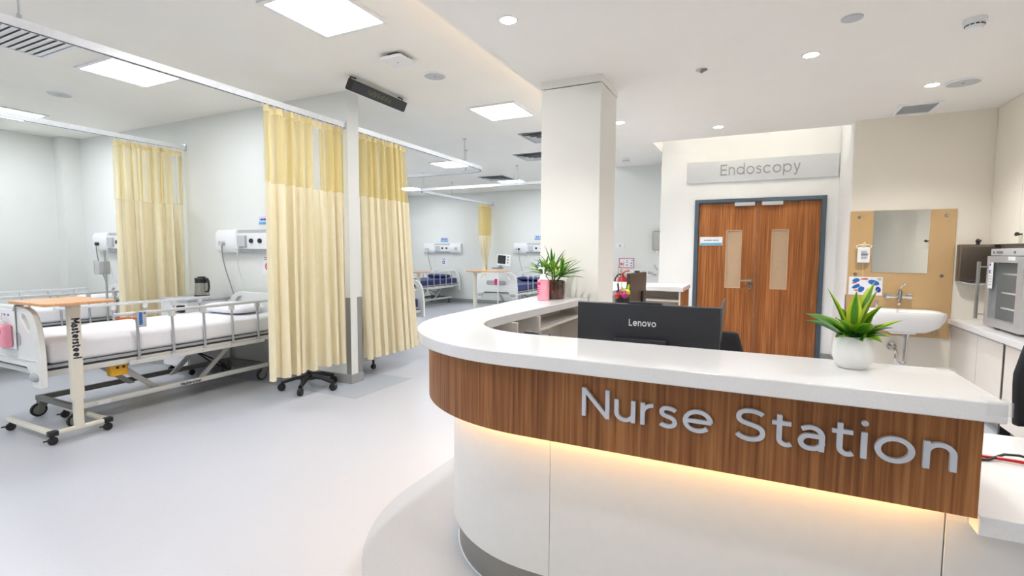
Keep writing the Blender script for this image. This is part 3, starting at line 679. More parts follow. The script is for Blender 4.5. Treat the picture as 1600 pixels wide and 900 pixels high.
m = MB(); m.tube([(0.94, YS-0.04, 1.455), (0.92, YS-0.05, 1.49), (0.96, YS-0.075, 1.50), (1.02, YS-0.075, 1.50), (1.055, YS-0.05, 1.49), (1.035, YS-0.04, 1.455)], 0.004, 8); m.build('bracket_wire', 'white_plastic', t)
for i, (wd_, mt) in enumerate(((0.05, 'ink_grey'), (0.045, 'ink_grey'), (0.06, 'ink'), (0.055, 'ink_grey'), (0.055, 'ink_grey'), (0.045, 'ink_grey'))):
    MB().box(0.962, 0.962+wd_, YS-0.0722, YS-0.0705, 1.43-i*0.015, 1.436-i*0.015+(0.003 if mt == 'ink' else 0)).build('print_line', mt, t, smooth=False)
m = MB(); m.tube([(0.99, YS-0.022, 1.32), (0.995, YS-0.02, 1.18)], 0.0025, 6); m.build('drip_tube', 'curtain_tape', t)
t = thing('hygiene_poster', 'small white poster with bright blue hand drawings left of the tap', 'poster', (1.01, YS-0.016, 1.0))
MB().box(0.878, 1.165, YS-0.021, YS-0.0165, 0.985, 1.172).build('sheet', 'card_white', t, bev=0.001)
def blob(pts, mt, dy): m = MB(); m.prism([(1.165-1.0*0.0+x, z) for x, z in pts], YS-0.0225-dy, YS-0.021, 'y'); m.build('printed_shape', mt, t, smooth=False)
def ell(cx, cz, rx, rz, a=0): return [(cx-1.165+rx*math.cos(q)*math.cos(a)-rz*math.sin(q)*math.sin(a), cz+rx*math.cos(q)*math.sin(a)+rz*math.sin(q)*math.cos(a)) for q in [2*PI*i/16 for i in range(16)]]
for q in ((0.94, 1.135, 0.032, 0.02, 0.2, 'blue', 0), (0.945, 1.075, 0.042, 0.018, 0.5, 'blue', 0.0002), (0.985, 1.045, 0.025, 0.034, -0.6, 'blue', 0.0003), (1.09, 1.115, 0.05, 0.026, -0.3, 'blue', 0),
          (1.13, 1.045, 0.022, 0.03, 0.3, 'blue_deep', 0), (1.0, 1.09, 0.035, 0.02, -0.4, 'card_white', 0.0006), (0.925, 1.11, 0.022, 0.007, 0.2, 'orange', 0.0006), (0.945, 1.035, 0.024, 0.006, 0.1, 'orange', 0.0004),
          (1.01, 1.15, 0.035, 0.006, 0.05, 'red', 0.0004), (1.06, 1.06, 0.03, 0.02, 0.3, 'card_white', 0.0006)):
    blob(ell(*q[:5]), q[5], q[6])
for i in range(3): MB().box(1.12, 1.155, YS-0.0225, YS-0.021, 1.155-i*0.008, 1.158-i*0.008).build('print_line', 'ink_grey', t, smooth=False)
# washbasin
SX = 1.295
t = thing('washbasin', 'white ceramic wall hung washbasin under the mirror', 'sink', (SX, 5.98, 0.66))
def basin(u, v):
    a = 2*PI*u
    def sq(aa, rx, ry, cx, cy, z, pw=0.45): 
        cc, ss = math.cos(aa), math.sin(aa)
        return (cx+rx*math.copysign(abs(cc)**pw, cc), cy+ry*math.copysign(abs(ss)**pw, ss), z)
    lev = [(0.10, 0.09, 5.99, 0.655), (0.19, 0.15, 5.98, 0.67), (0.27, 0.20, 5.97, 0.725), (0.30, 0.225, 5.957, 0.79), (0.305, 0.23, 5.952, 0.845), (0.303, 0.228, 5.952, 0.862), (0.285, 0.205, 5.95, 0.864),
           (0.265, 0.165, 5.93, 0.852), (0.24, 0.14, 5.925, 0.79), (0.15, 0.08, 5.93, 0.745), (0.02, 0.02, 5.93, 0.738)]
    x = v*(len(lev)-1); i = min(int(x), len(lev)-2); f_ = x-i
    l = [lev[i][k]*(1-f_)+lev[i+1][k]*f_ for k in range(4)]
    return sq(a, l[0], l[1], SX, l[2], l[3])
m = MB(); m.grid(basin, 48, 20); m.build('bowl', 'ceramic', t, fixn=True, ang=60)
MB().box(SX-0.1, SX+0.1, 5.9, 6.18, 0.64, 0.68).build('underside', 'ceramic', t, bev=0.01)
m = MB(); m.cyl((SX, 5.93, 0.739), (SX, 5.93, 0.744), 0.025); m.build('drain_ring', 'chrome', t)
m = MB(); m.tube([(SX+0.04, 5.97, 0.645), (SX+0.04, 5.97, 0.40), (SX+0.035, 5.97, 0.355), (SX+0.005, 5.97, 0.335), (SX-0.025, 5.97, 0.355), (SX-0.03, 5.97, 0.40), (SX-0.03, 5.98, 0.45), (SX-0.03, 6.05, 0.475), (SX-0.03, 6.185, 0.475)], 0.018, 12)
m.cyl((SX+0.04, 5.97, 0.60), (SX+0.04, 5.97, 0.645), 0.027); m.cyl((SX-0.03, 6.16, 0.475), (SX-0.03, 6.195, 0.475), 0.04); m.build('waste_trap', 'chrome', t)
t = thing('wall_tap', 'chrome wall mixer tap with lever above the washbasin', 'tap', (1.29, YS-0.02, 0.99))
for x in (1.205, 1.385):
    m = MB(); m.cyl((x, YS-0.016, 0.985), (x, YS-0.03, 0.985), 0.034, 0.03, 20); m.cyl((x, YS-0.03, 0.985), (x, YS-0.07, 0.985), 0.02); m.build('wall_union', 'chrome', t)
m = MB(); m.cyl((1.19, YS-0.065, 0.985), (1.40, YS-0.065, 0.985), 0.017); m.cyl((1.30, YS-0.065, 0.955), (1.30, YS-0.065, 1.045), 0.024); m.build('mixer_body', 'chrome', t)
m = MB(); m.tube([(1.30, YS-0.065, 1.045), (1.305, YS-0.08, 1.075), (1.33, YS-0.12, 1.125)], 0.007, 8); m.build('lever', 'chrome', t)
m = MB(); m.tube([(1.30, YS-0.065, 0.96), (1.30, YS-0.07, 0.93), (1.28, YS-0.15, 0.925), (1.27, YS-0.2, 0.92)], 0.011, 10); m.build('spout', 'chrome', t)
m = MB(); m.cyl((1.115, YS-0.05, 0.865), (1.115, YS-0.05, 0.93), 0.014); m.cyl((1.115, YS-0.05, 0.93), (1.115, YS-0.05, 0.94), 0.02)
tag(m.build('overflow_plug', 'chrome', None, origin=(1.115, YS-0.05, 0.864)), 'small chrome stopper standing on the washbasin rim under the poster', 'stopper')
# towel dispenser
t = thing('towel_dispenser', 'stainless paper towel dispenser on the beige wall right of the tan panel', 'dispenser', (1.85, YS, 1.15))
m = MB(); m.prism([(YS-0.11, 1.16), (YS, 1.15), (YS, 1.50), (YS-0.10, 1.50), (YS-0.115, 1.48)], 1.735, 2.02, 'x'); m.build('case', 'steel_dark', t, bev=0.004)
m = MB(); m.cyl((1.86, YS-0.09, 1.50), (1.86, YS-0.09, 1.525), 0.014); m.cyl((1.875, YS-0.10, 1.525), (1.85, YS-0.085, 1.54), 0.016); m.build('lock_knob', 'black_plastic', t)
def paper(u, v): return (1.765+0.22*u, YS-0.05-0.05*v, 1.155-0.035*math.sin(PI*u*0.8+0.35)*v)
m = MB(); m.grid(paper, 12, 4); o = m.build('paper_towel', 'card_white', t, fixn=False); s_ = o.modifiers.new('solid', 'SOLIDIFY'); s_.thickness = 0.004
# base cabinets and worktop on the right wall
m = MB(); m.box(1.70, XR, 2.9, YS-0.002, 0.735, 0.785)
tag(m.build('worktop', 'quartz', None, bev=0.003, origin=(2.0, 4.5, 0.735)), 'long white stone worktop along the right wall under the glass door fridge', 'worktop')
us = [(6.198, 5.56), (5.556, 5.07), (5.03, 4.39), (4.386, 3.75), (3.746, 3.1)]
ul = ['white base cabinet nearest the washbasin under the right worktop', 'white base cabinet left of the black gap under the right worktop', 'white base cabinet right of the black gap under the right worktop',
      'white base cabinet behind the right hand office chair', 'white base cabinet at the near end of the right worktop']
for (y1, y0), lb in zip(us, ul):
    t = thing('base_cabinet', lb, 'cabinet', (2.02, (y0+y1)/2, 0), 'white base cabinets along the right wall')
    MB().box(1.76, XR, y0, y1, 0.08, 0.735).build('body', 'cabinet_white', t, smooth=False)
    MB().box(1.80, XR, y0, y1, 0.0, 0.08).build('plinth', 'guard_grey', t, smooth=False)
    MB().box(1.735, 1.758, y0+0.003, y1-0.003, 0.09, 0.715).build('door', 'cabinet_white', t, bev=0.0015)
    MB().box(1.73, 1.76, y0+0.003, y1-0.003, 0.718, 0.733).build('grip_rail', 'alu', t, smooth=False)
m = MB(); m.box(1.738, 2.2, 5.034, 5.066, 0.0, 0.735); tag(m.build('gap_shade', 'black_plastic', None, origin=(1.9, 5.05, 0), smooth=False), 'black strip painted as the shade in the gap between two white base cabinets', 'gap shade')  # flush black strip stands in for the shade inside the cabinet gap
# wall cabinets
ws = [(6.198, 5.62), (5.617, 5.0), (4.997, 4.38), (4.377, 3.76)]
wl = ['tall white wall cabinet in the corner beside the towel dispenser', 'tall white wall cabinet with black handle above the glass door fridge', 'tall white wall cabinet nearer than the fridge at the right edge', 'tall white wall cabinet beyond the right picture edge']
for (y1, y0), lb in zip(ws, wl):
    t = thing('wall_cabinet', lb, 'cabinet', (2.13, (y0+y1)/2, 1.5), 'white wall cabinets above the right worktop')
    MB().box(1.99, XR, y0, y1, 1.5, ZL-0.001).build('body', 'cabinet_white', t, smooth=False)
    MB().box(1.968, 1.988, y0+0.0015, y1-0.0015, 1.5, ZL-0.003).build('door', 'wall_beige', t, bev=0.001)
    if y1 < 5.9:
        m = MB(); yy = y1+0.0-0.0 if False else (y0+0.66 if y1 > 5.5 and False else y1-0.06)
        m.cyl((1.968, yy, 1.575), (1.94, yy, 1.575), 0.006); m.tube([(1.94, yy-0.035, 1.572), (1.935, yy, 1.578), (1.94, yy+0.03, 1.572)], [0.008, 0.016, 0.012], 8); m.build('handle', 'black_plastic', t)
# glass door fridge
fx, fy0, fy1, fz0, fz1 = 1.80, 5.02, 5.68, 0.79, 1.455
t = thing('medicine_fridge', 'small stainless fridge with glass door and bar handle on the right worktop', 'fridge', (2.0, 5.35, 0.785))
m = MB(); m.box(fx+0.06, fx+0.47, fy0, fy0+0.03, fz0+0.015, fz1-0.06); m.box(fx+0.06, fx+0.47, fy1-0.03, fy1, fz0+0.015, fz1-0.06); m.box(fx+0.44, fx+0.47, fy0, fy1, fz0+0.015, fz1-0.06); m.box(fx+0.06, fx+0.47, fy0, fy1, fz0+0.015, fz0+0.05)
m.build('case', 'black_plastic', t, smooth=False)
MB().box(fx+0.02, fx+0.47, fy0, fy1, fz1-0.058, fz1).build('control_head', 'sign_plate', t, bev=0.004)
for y0, y1, mt in ((5.60, 5.63, 'ink_grey'), (5.53, 5.56, 'ink_grey'), (5.45, 5.52, 'ink_grey'), (5.22, 5.25, 'ink_grey')):
    MB().box(fx+0.017, fx+0.02, y0, y1, fz1-0.042, fz1-0.02).build('control_key', mt, t, smooth=False)
MB().box(fx+0.42, fx+0.438, fy0+0.03, fy1-0.03, fz0+0.05, fz1-0.06).build('inner_liner', 'fridge_inner', t, smooth=False)
for z in (0.95, 1.08, 1.24):
    MB().box(fx+0.10, fx+0.42, fy0+0.03, fy1-0.03, z, z+0.006).build('shelf', 'glass_clear', t, smooth=False)
    MB().box(fx+0.095, fx+0.10, fy0+0.03, fy1-0.03, z-0.004, z+0.01).build('shelf_rail', 'white_plastic', t, smooth=False)
m = MB(); m.plate([(fy0, fz0+0.015), (fy1, fz0+0.015), (fy1, fz1-0.062), (fy0, fz1-0.062)], [[(fy0+0.10, fz0+0.075), (fy0+0.10, fz1-0.115), (fy1-0.075, fz1-0.115), (fy1-0.075, fz0+0.075)]], fx, fx+0.05, 'x')
dr = m.build('door', 'alu', t, smooth=False)
MB().box(fx+0.02, fx+0.03, fy0+0.10, fy1-0.075, fz0+0.075, fz1-0.115).build('pane', 'glass_clear', dr, smooth=False)
m = MB(); hy = fy1-0.02
m.cyl((fx-0.06, hy, 0.85), (fx-0.06, hy, 1.345), 0.013); 
for z in (0.89, 1.30): m.cyl((fx, hy, z), (fx-0.06, hy, z), 0.006)
m.build('bar_handle', 'steel', dr)
MB().box(fx-0.002, fx, 5.545, 5.635, 1.12, 1.34).build('notice_sheet', 'card_white', dr, smooth=False)
for i in range(6): MB().box(fx-0.003, fx-0.002, 5.56, 5.62, 1.15+i*0.024, 1.153+i*0.024).build('print_line', 'ink_grey', dr, smooth=False)
for z in (1.31, 1.25): MB().box(fx-0.003, fx-0.002, 5.595, 5.62, z, z+0.02).build('print_mark', 'blue_deep', dr, smooth=False)
MB().box(fx-0.002, fx, 5.16, 5.28, 1.36, 1.39).build('label_plate', 'card_white', dr, smooth=False)
m = MB(); m.box(fx+0.12, fx+0.2, 5.15, 5.22, 1.2465, 1.32); m.build('inner_box', 'white_plastic', t, bev=0.004)
for y in (fy0+0.05, fy1-0.05):
    for x in (fx+0.08, fx+0.42): m = MB(); m.cyl((x, y, 0.7855), (x, y, 0.806), 0.018); m.build('foot', 'black_plastic', t)

# alcove wall items
t = thing('fire_notice', 'red bordered fire extinguisher notice on the alcove wall', 'sign', (-1.84, 7.9, 1.3))
YA = 7.9
MB().box(-1.955, -1.715, YA-0.006, YA-0.001, 1.17, 1.325).build('plate', 'card_white', t, smooth=False)
m = MB(); m.plate([(-1.955, 1.17), (-1.715, 1.17), (-1.715, 1.325), (-1.955, 1.325)], [[(-1.945, 1.18), (-1.725, 1.18), (-1.725, 1.315), (-1.945, 1.315)]], YA-0.008, YA-0.006); m.build('red_border', 'magenta', t, smooth=False)
m = MB(); m.cyl((-1.915, YA-0.006, 1.23), (-1.915, YA-0.008, 1.23), 0.018); m.prism([(-1.895, 1.2), (-1.885, 1.2), (-1.87, 1.26), (-1.88, 1.26)], YA-0.008, YA-0.006, 'y'); m.build('printed_flame', 'pink_dark', t, smooth=False)
for x, z in ((-1.84, 1.28), (-1.84, 1.25), (-1.84, 1.21), (-1.76, 1.28), (-1.77, 1.24), (-1.77, 1.2)): MB().box(x, x+0.025, YA-0.008, YA-0.006, z, z+0.012).build('print_mark', 'ink', t, smooth=False)
t = thing('fire_extinguisher', 'red fire extinguisher with black hose hung on the alcove wall', 'extinguisher', (-1.86, 7.82, 0.55))
ex, ey = -1.875, 7.815
m = MB(); m.lathe((ex, ey, 0.55), [(0.075, 0), (0.08, 0.02), (0.08, 0.42), (0.06, 0.47), (0.025, 0.49), (0.025, 0.5), (0.001, 0.5)], 24); m.build('cylinder', 'red', t)
m = MB(); m.box(ex-0.018, ex+0.018, ey-0.02, ey+0.02, 1.05, 1.09); m.tube([(ex, ey, 1.08), (ex+0.05, ey, 1.12), (ex+0.11, ey, 1.125)], 0.01, 6); m.tube([(ex, ey, 1.07), (ex-0.03, ey, 1.12), (ex-0.04, ey, 1.15)], 0.006, 6); m.build('valve_lever', 'red', t)
m = MB(); m.tube([(ex, ey-0.02, 1.07), (ex-0.06, ey-0.03, 1.07), (ex-0.11, ey-0.03, 1.0), (ex-0.12, ey-0.03, 0.8), (ex-0.11, ey-0.03, 0.65)], 0.012, 8); m.build('hose', 'black_plastic', t)
MB().box(ex-0.03, ex+0.03, 7.885, 7.9, 0.75, 0.85).build('wall_bracket', 'steel', t)
t = thing('soap_dispenser', 'grey soap dispenser half hidden behind the door wall edge', 'dispenser', (-1.36, 7.9, 1.45))
m = MB(); m.prism(rrect(-1.43, -1.28, 7.80, 7.9, 0.02), 1.45, 1.74); m.build('case', 'steel', t, bev=0.01)
m = MB(); m.cyl((-1.355, 7.84, 1.40), (-1.355, 7.84, 1.45), 0.02); m.build('nozzle', 'white_plastic', t)
t = thing('wall_tap', 'thin chrome tap and lever on the alcove wall beyond the back counter', 'tap', (-1.4, 7.9, 1.1))
m = MB(); m.tube([(-1.40, 7.9, 1.22), (-1.385, 7.82, 1.2), (-1.34, 7.76, 1.16)], 0.012, 8); m.build('lever', 'chrome', t)
m = MB(); m.tube([(-1.48, 7.89, 1.10), (-1.44, 7.84, 1.10), (-1.36, 7.78, 1.07)], 0.012, 8); m.cyl((-1.48, 7.9, 1.10), (-1.48, 7.88, 1.10), 0.025); m.build('spout', 'chrome', t)
t = thing('wall_socket', 'white wall socket on the alcove wall above the fire notice', 'socket', (-1.93, 7.9, 1.5))
MB().box(-2.0, -1.88, 7.885, 7.9, 1.48, 1.56).build('plate', 'white_plastic', t, bev=0.003)
MB().box(-1.96, -1.92, 7.883, 7.885, 1.5, 1.54).build('switch', 'grey_plastic', t, smooth=False)

# ================================================================== WARD FURNITURE
def footboard_mesh(y0, y1):
    hw = 0.512
    o = [(-hw, 0.40), (-hw+0.14, 0.40), (-hw+0.17, 0.50), (-hw+0.22, 0.54), (hw-0.22, 0.54), (hw-0.17, 0.50), (hw-0.14, 0.40), (hw, 0.40), (hw, 0.64)]
    o += bez((hw-0.005, 0.66), (hw-0.02, 0.89), (hw-0.07, 0.975), (hw-0.24, 0.985), 9)
    o += [(-x, z) for x, z in reversed(o[9:])] + [(-hw, 0.64)]
    hs = []
    for s in (1, -1):
        h = [(s*0.36, 0.80), (s*0.385, 0.84), (s*0.36, 0.885), (s*0.31, 0.925), (s*0.26, 0.935), (s*0.25, 0.905), (s*0.29, 0.865)]
        hs.append(h)
    return o, hs
def make_bed(label, fabric, pillow, txt=False):
    t = thing('hospital_bed', label, 'bed', (0, 0, 0), 'hospital beds in the ward bays')
    for y in (-1.06, 1.06):
        o, hs = footboard_mesh(0, 0); m = MB(); dz_ = 0 if y < 0 else -0.05
        o = [(a_, b_+dz_) for a_, b_ in o]; hs = [[(a_, b_+dz_) for a_, b_ in h_] for h_ in hs]; m.plate(o, hs, y-0.02, y+0.02)
        bd = m.build('footboard' if y < 0 else 'headboard', 'bed_plastic', t, bev=0.006, ang=50)
        s = -1 if y < 0 else 1
        m = MB(); m.prism(rrect(-0.24, 0.24, 0.69, 0.79, 0.04), y+s*0.0203, y+s*0.023, 'y'); m.build('slot_panel', 'bed_slot', bd)
        m = MB(); m.tube([(-0.475, y+s*0.02, 0.60), (-0.3, y+s*0.022, 0.595), (0, y+s*0.023, 0.6), (0.3, y+s*0.022, 0.595), (0.475, y+s*0.02, 0.60)], 0.007, 6); m.build('moulded_ridge', 'bed_plastic', bd)
        for x in (-0.415, 0.415):
            m = MB(); m.ball((x, y+s*0.022, 0.475), 0.066, 1.0, 0.35, 0.5); m.build('bumper', 'bed_slot', bd)
    sheet = fabric == 'sheet'
    m = MB()
    if sheet: m.prism([(-0.445, 0.555), (0.445, 0.555), (0.455, 0.60), (0.44, 0.70), (0.40, 0.725), (-0.40, 0.725), (-0.44, 0.70), (-0.455, 0.60)], -1.0, 1.0, 'y')
    else: m.box(-0.45, 0.45, -1.0, 1.0, 0.555, 0.69)
    m.build('mattress', fabric, t, bev=0.03, seg=3)
    if sheet:
        for y0, y1 in ((-1.005, -0.45), (-0.40, 1.005)):
            m = MB(); m.prism([(0.456, 0.565), (0.462, 0.60), (0.447, 0.703), (0.405, 0.731), (-0.405, 0.731), (-0.447, 0.703), (-0.462, 0.60), (-0.456, 0.565)], y0, y1, 'y'); m.build('sheet', 'sheet', t, bev=0.02, seg=3)
    def pil(u, v):
        a = 2*PI*u; ph = PI*(v-0.5); cc, ss = math.cos(a), math.sin(a)
        e = lambda q, p: math.copysign(abs(q)**p, q)
        zt = 0.735 if sheet else 0.695
        return (0.33*e(cc, 0.5)*math.cos(ph)**0.5, 0.76+0.19*e(ss, 0.5)*math.cos(ph)**0.5, zt+0.055+0.055*math.sin(ph))
    m = MB(); m.grid(pil, 32, 12); m.build('pillow', pillow, t, ang=60)
    m = MB(); m.box(-0.455, 0.455, -1.02, 1.02, 0.531, 0.553); m.build('mattress_deck', 'bed_slot', t, bev=0.003)
    MB().box(-0.45, 0.45, -1.02, 1.02, 0.514, 0.531).build('deck_dark_strip', 'dark_under', t, smooth=False)  # thin dark strip between mattress deck and frame
    m = MB()
    for x in (-0.46, 0.43): m.box(x, x+0.03, -1.04, 1.04, 0.47, 0.513)
    for y in (-1.04, -0.4, 0.4, 1.0): m.box(-0.43, 0.43, y, y+0.04, 0.475, 0.51)
    m.build('deck_frame', 'bed_metal', t, bev=0.003)
    for s in (-1, 1):
        x = 0.475*s
        m = MB(); m.prism(rrect(x-0.016, x+0.016, 0.868, 0.895, 0.009, 3), -0.60, 0.82, 'y'); sr = m.build('side_rail', 'rail_alu', t)
        MB().box(x-0.012, x+0.012, -0.5, 0.76, 0.455, 0.49).build('lower_bar', 'bed_metal', sr, bev=0.003)
        for i in range(5):
            y = -0.43+i*0.28
            m = MB(); m.tube([(x, y, 0.86), (x, y+0.008, 0.52), (x, y-0.008, 0.485), (x+s*0.004, y-0.03, 0.475)], 0.0115, 8); m.build('post', 'post_alu', sr)
            MB().box(x-0.017, x+0.017, y-0.022, y+0.022, 0.825, 0.87).build('post_cap', 'bed_metal', sr, bev=0.005)
    for s, mt in ((-1, 'bed_grey'), (1, 'bed_metal')):
        x = 0.30*s
        m = MB(); m.prism(rrect(x-0.022, x+0.022, 0.135, 0.182, 0.012, 3), -0.82, 0.92, 'y'); m.build('base_beam', mt, t)
        for y in (-0.78, 0.88):
            m = MB(); m.cyl((x-0.012, y-0.03, 0.058), (x+0.012, y-0.03, 0.058), 0.057, n=20); wh = m.build('castor', 'black_plastic', t, bev=0.004)
            m = MB(); m.cyl((x-0.016, y-0.03, 0.058), (x+0.016, y-0.03, 0.058), 0.04, n=18); m.prism([(y-0.045, 0.055), (y-0.015, 0.055), (y+0.03, 0.10), (y+0.03, 0.14), (y-0.03, 0.14)], x-0.024, x+0.024, 'x'); m.build('castor_fork', 'bed_grey', wh)
    for y in (-0.80, 0.90): MB().box(-0.30, 0.30, y-0.02, y+0.02, 0.14, 0.178).build('cross_beam', 'bed_grey', t, bev=0.003)
    for s in (-1, 1):
        for y, y2 in ((-0.55, -0.18), (0.62, 0.25)):
            x = 0.22*s
            m = MB(); d = 0.035
            if y < y2: m.prism([(y2, 0.14), (y2+0.06, 0.14), (y+d, 0.5), (y-d, 0.5)], x-0.015, x+0.015, 'x')
            else: m.prism([(y2-0.06, 0.14), (y2, 0.14), (y+d, 0.5), (y-d, 0.5)], x-0.015, x+0.015, 'x')
            m.build('lift_arm', 'bed_metal', t, bev=0.004)
    MB().box(-0.05, 0.05, -0.3, 0.3, 0.40, 0.45).build('actuator', 'bed_grey', t, bev=0.01)
    m = MB(); m.tube([(-0.03, 0.28, 0.42), (0.2, 0.5, 0.24), (0.1, 0.62, 0.14), (-0.1, 0.55, 0.22), (-0.02, 0.3, 0.41)], 0.008, 6); m.build('power_lead', 'black_plastic', t)
    if txt:
        lettering('Mastersteel', t, 0.028, (0.3222, -0.01, 0.146), (0, 1, 0), (0, 0, 1), 0.0008, 'ink', w=0.2, width=0.19, gap=0.1)
        MB().box(0.322, 0.3232, -0.66, -0.57, 0.144, 0.174).build('rating_label', 'card_white', t, smooth=False)
    return t
bed1 = make_bed('hospital bed made up in white with the beech overbed table at its foot', 'sheet', 'sheet', True)
bed1.location = (-5.1, 2.77, 0)
bed2 = copy_tree(bed1, (-7.8, 2.78, 0), 0, 'hospital bed made up in white, further left beyond the cream curtain')
bed3 = make_bed('blue mattress hospital bed with pillow whose headboard meets the left far head panel', 'blue_vinyl', 'blue_vinyl')
bed3.location = (-7.93, 10.83, 0)
copy_tree(bed3, (-5.09, 10.72, 0), 0, 'blue mattress hospital bed facing the room below the standing patient monitor')
copy_tree(bed3, (-5.09, 5.24, 0), PI, 'blue mattress hospital bed half hidden behind the middle cream curtain')
# handset on the bed rail
t = thing('bed_handset', 'blue and white bed control handset hooked over the rail of the white bed', 'remote', (-4.6, 2.36, 0.8))
MB().box(-4.604, -4.58, 2.325, 2.395, 0.765, 0.90).build('body', 'grey_plastic', t, bev=0.008)
MB().box(-4.58, -4.578, 2.335, 2.36, 0.785, 0.89).build('key_strip', 'blue', t, smooth=False)
m = MB(); m.cyl((-4.58, 2.378, 0.88), (-4.577, 2.378, 0.88), 0.009); m.build('round_key', 'bed_grey', t)
m = MB(); m.tube([(-4.598, 2.33, 0.845), (-4.61, 2.26, 0.85), (-4.62, 2.19, 0.848)], [0.008, 0.007, 0.009], 8); tag(m.build('release_lever', 'orange', None, origin=(-4.61, 2.26, 0.84)), 'orange rail release lever left of the blue and white handset', 'lever')
t = thing('battery_box', 'small yellow plastic box under the side of the white bed', 'box', (-4.72, 2.24, 0.36))
m = MB(); m.prism([(2.17, 0.37), (2.29, 0.37), (2.295, 0.465), (2.16, 0.465)], -4.76, -4.69, 'x'); m.box(-4.765, -4.685, 2.15, 2.32, 0.465, 0.475); m.build('case', 'yellow', t, bev=0.006)
for y in (2.205, 2.25): MB().box(-4.6905, -4.689, y, y+0.02, 0.43, 0.45).build('port', 'ink', t, smooth=False)
# pink sanitizer in its footboard bracket
t = thing('sanitizer_bracket', 'white bracket with pink hand rub bottle hung on the footboard of the white bed', 'bottle', (-5.030, 1.70, 0.7))
fx_ = 1.686
MB().box(-5.210, -4.910, fx_-0.012, fx_-0.002, 0.66, 0.96).build('back_plate', 'white_plastic', t, bev=0.004)
m = MB(); m.prism(rrect(-5.130, -4.935, fx_-0.075, fx_-0.013, 0.02), 0.68, 0.85); m.build('bottle', 'pink_liquid', t, bev=0.012)
MB().box(-5.110, -4.955, fx_-0.0765, fx_-0.075, 0.79, 0.815).build('label_band', 'red', t, smooth=False)
m = MB(); m.cyl((-5.010, fx_-0.0765, 0.74), (-5.010, fx_-0.075, 0.74), 0.035); m.build('label_emblem', 'pink_dark', t)
m = MB(); m.lathe((-5.030, fx_-0.044, 0.85), [(0.025, 0), (0.02, 0.02), (0.008, 0.03), (0.007, 0.06), (0.012, 0.062), (0.012, 0.075), (0.001, 0.076)], 14); m.build('pump', 'white_plastic', t)
for x in (-5.110, -5.070, -5.010): MB().box(x, x+0.025, fx_-0.0135, fx_-0.012, 0.91, 0.925).build('print_mark', 'ink_grey', t, smooth=False)
m = MB(); m.tube([(-4.915, 1.676, 0.95), (-4.915, 1.686, 0.992), (-4.915, 1.735, 0.99)], 0.008, 6); m.build('hook', 'steel', t)

# overbed tables
def overbed(label, loc, rz, zt, txt=False, tw=0.56, lb=0.70, ox=-0.06):
    t = thing('overbed_table', label, 'table', (0, 0, 0), 'overbed tables')
    m = MB(); m.prism(rrect(-tw/2+ox-0.08, tw/2+ox-0.08, -0.215, 0.215, 0.025), zt-0.02, zt); m.build('table_top', 'beech', t, bev=0.004)
    m = MB(); m.box(-0.16, 0.05, -0.03, 0.03, zt-0.045, zt-0.021); m.build('top_bracket', 'cream_metal', t, bev=0.003)
    m = MB(); m.prism(rrect(-0.03, 0.03, -0.035, 0.035, 0.008, 3), 0.30, zt-0.045); m.build('outer_column', 'cream_metal', t)
    m = MB(); m.prism(rrect(-0.023, 0.023, -0.027, 0.027, 0.006, 3), 0.085, 0.30); m.build('inner_column', 'cream_metal', t)
    m = MB(); m.prism(rrect(-0.021, 0.021, 0.072, 0.10, 0.008, 3), -0.17, 0.19, 'y'); m.build('base_bar', 'cream_metal', t)
    for y in (-0.16, 0.18):
        m = MB(); m.prism([(0.02, y-0.022), (0.02, y+0.022), (-lb, y+0.018), (-lb, y-0.018)], 0.074, 0.10); m.build('base_leg', 'cream_metal', t, bev=0.006)
        MB().box(-0.02, 0.028, y-0.03, y+0.03, 0.066, 0.105).build('end_cap', 'black_plastic', t, bev=0.008)
        for x in (0.0, -lb+0.04):
            m = MB(); m.cyl((x-0.011, y, 0.031), (x+0.011, y, 0.031), 0.03, n=18); m.cyl((x, y, 0.045), (x, y, 0.075), 0.01, n=8); m.box(x-0.006, x+0.006, y-0.055, y-0.02, 0.035, 0.045); m.build('castor', 'black_plastic', t, bev=0.003)
    if txt: lettering('Mastersteel', t, 0.05, (0.0302, -0.025, 0.905), (0, 0, -1), (0, 1, 0), 0.0008, 'ink', w=0.26, width=0.30, gap=0.1)
    t.location = loc; t.rotation_euler = (0, 0, rz)
    return t
ob = overbed('beech topped overbed table with cream column at the foot of the white bed', (-4.50, 1.86, 0), 0.0, 1.03, True)
overbed('beech topped overbed table standing before the blue bed with the patient monitor', (-5.22, 8.95, 0), PI, 1.03, tw=0.80, ox=-0.22)
overbed('beech topped overbed table beside the blue bed at the left far head panel', (-6.92, 9.30, 0), 0.0, 0.96, tw=0.7)

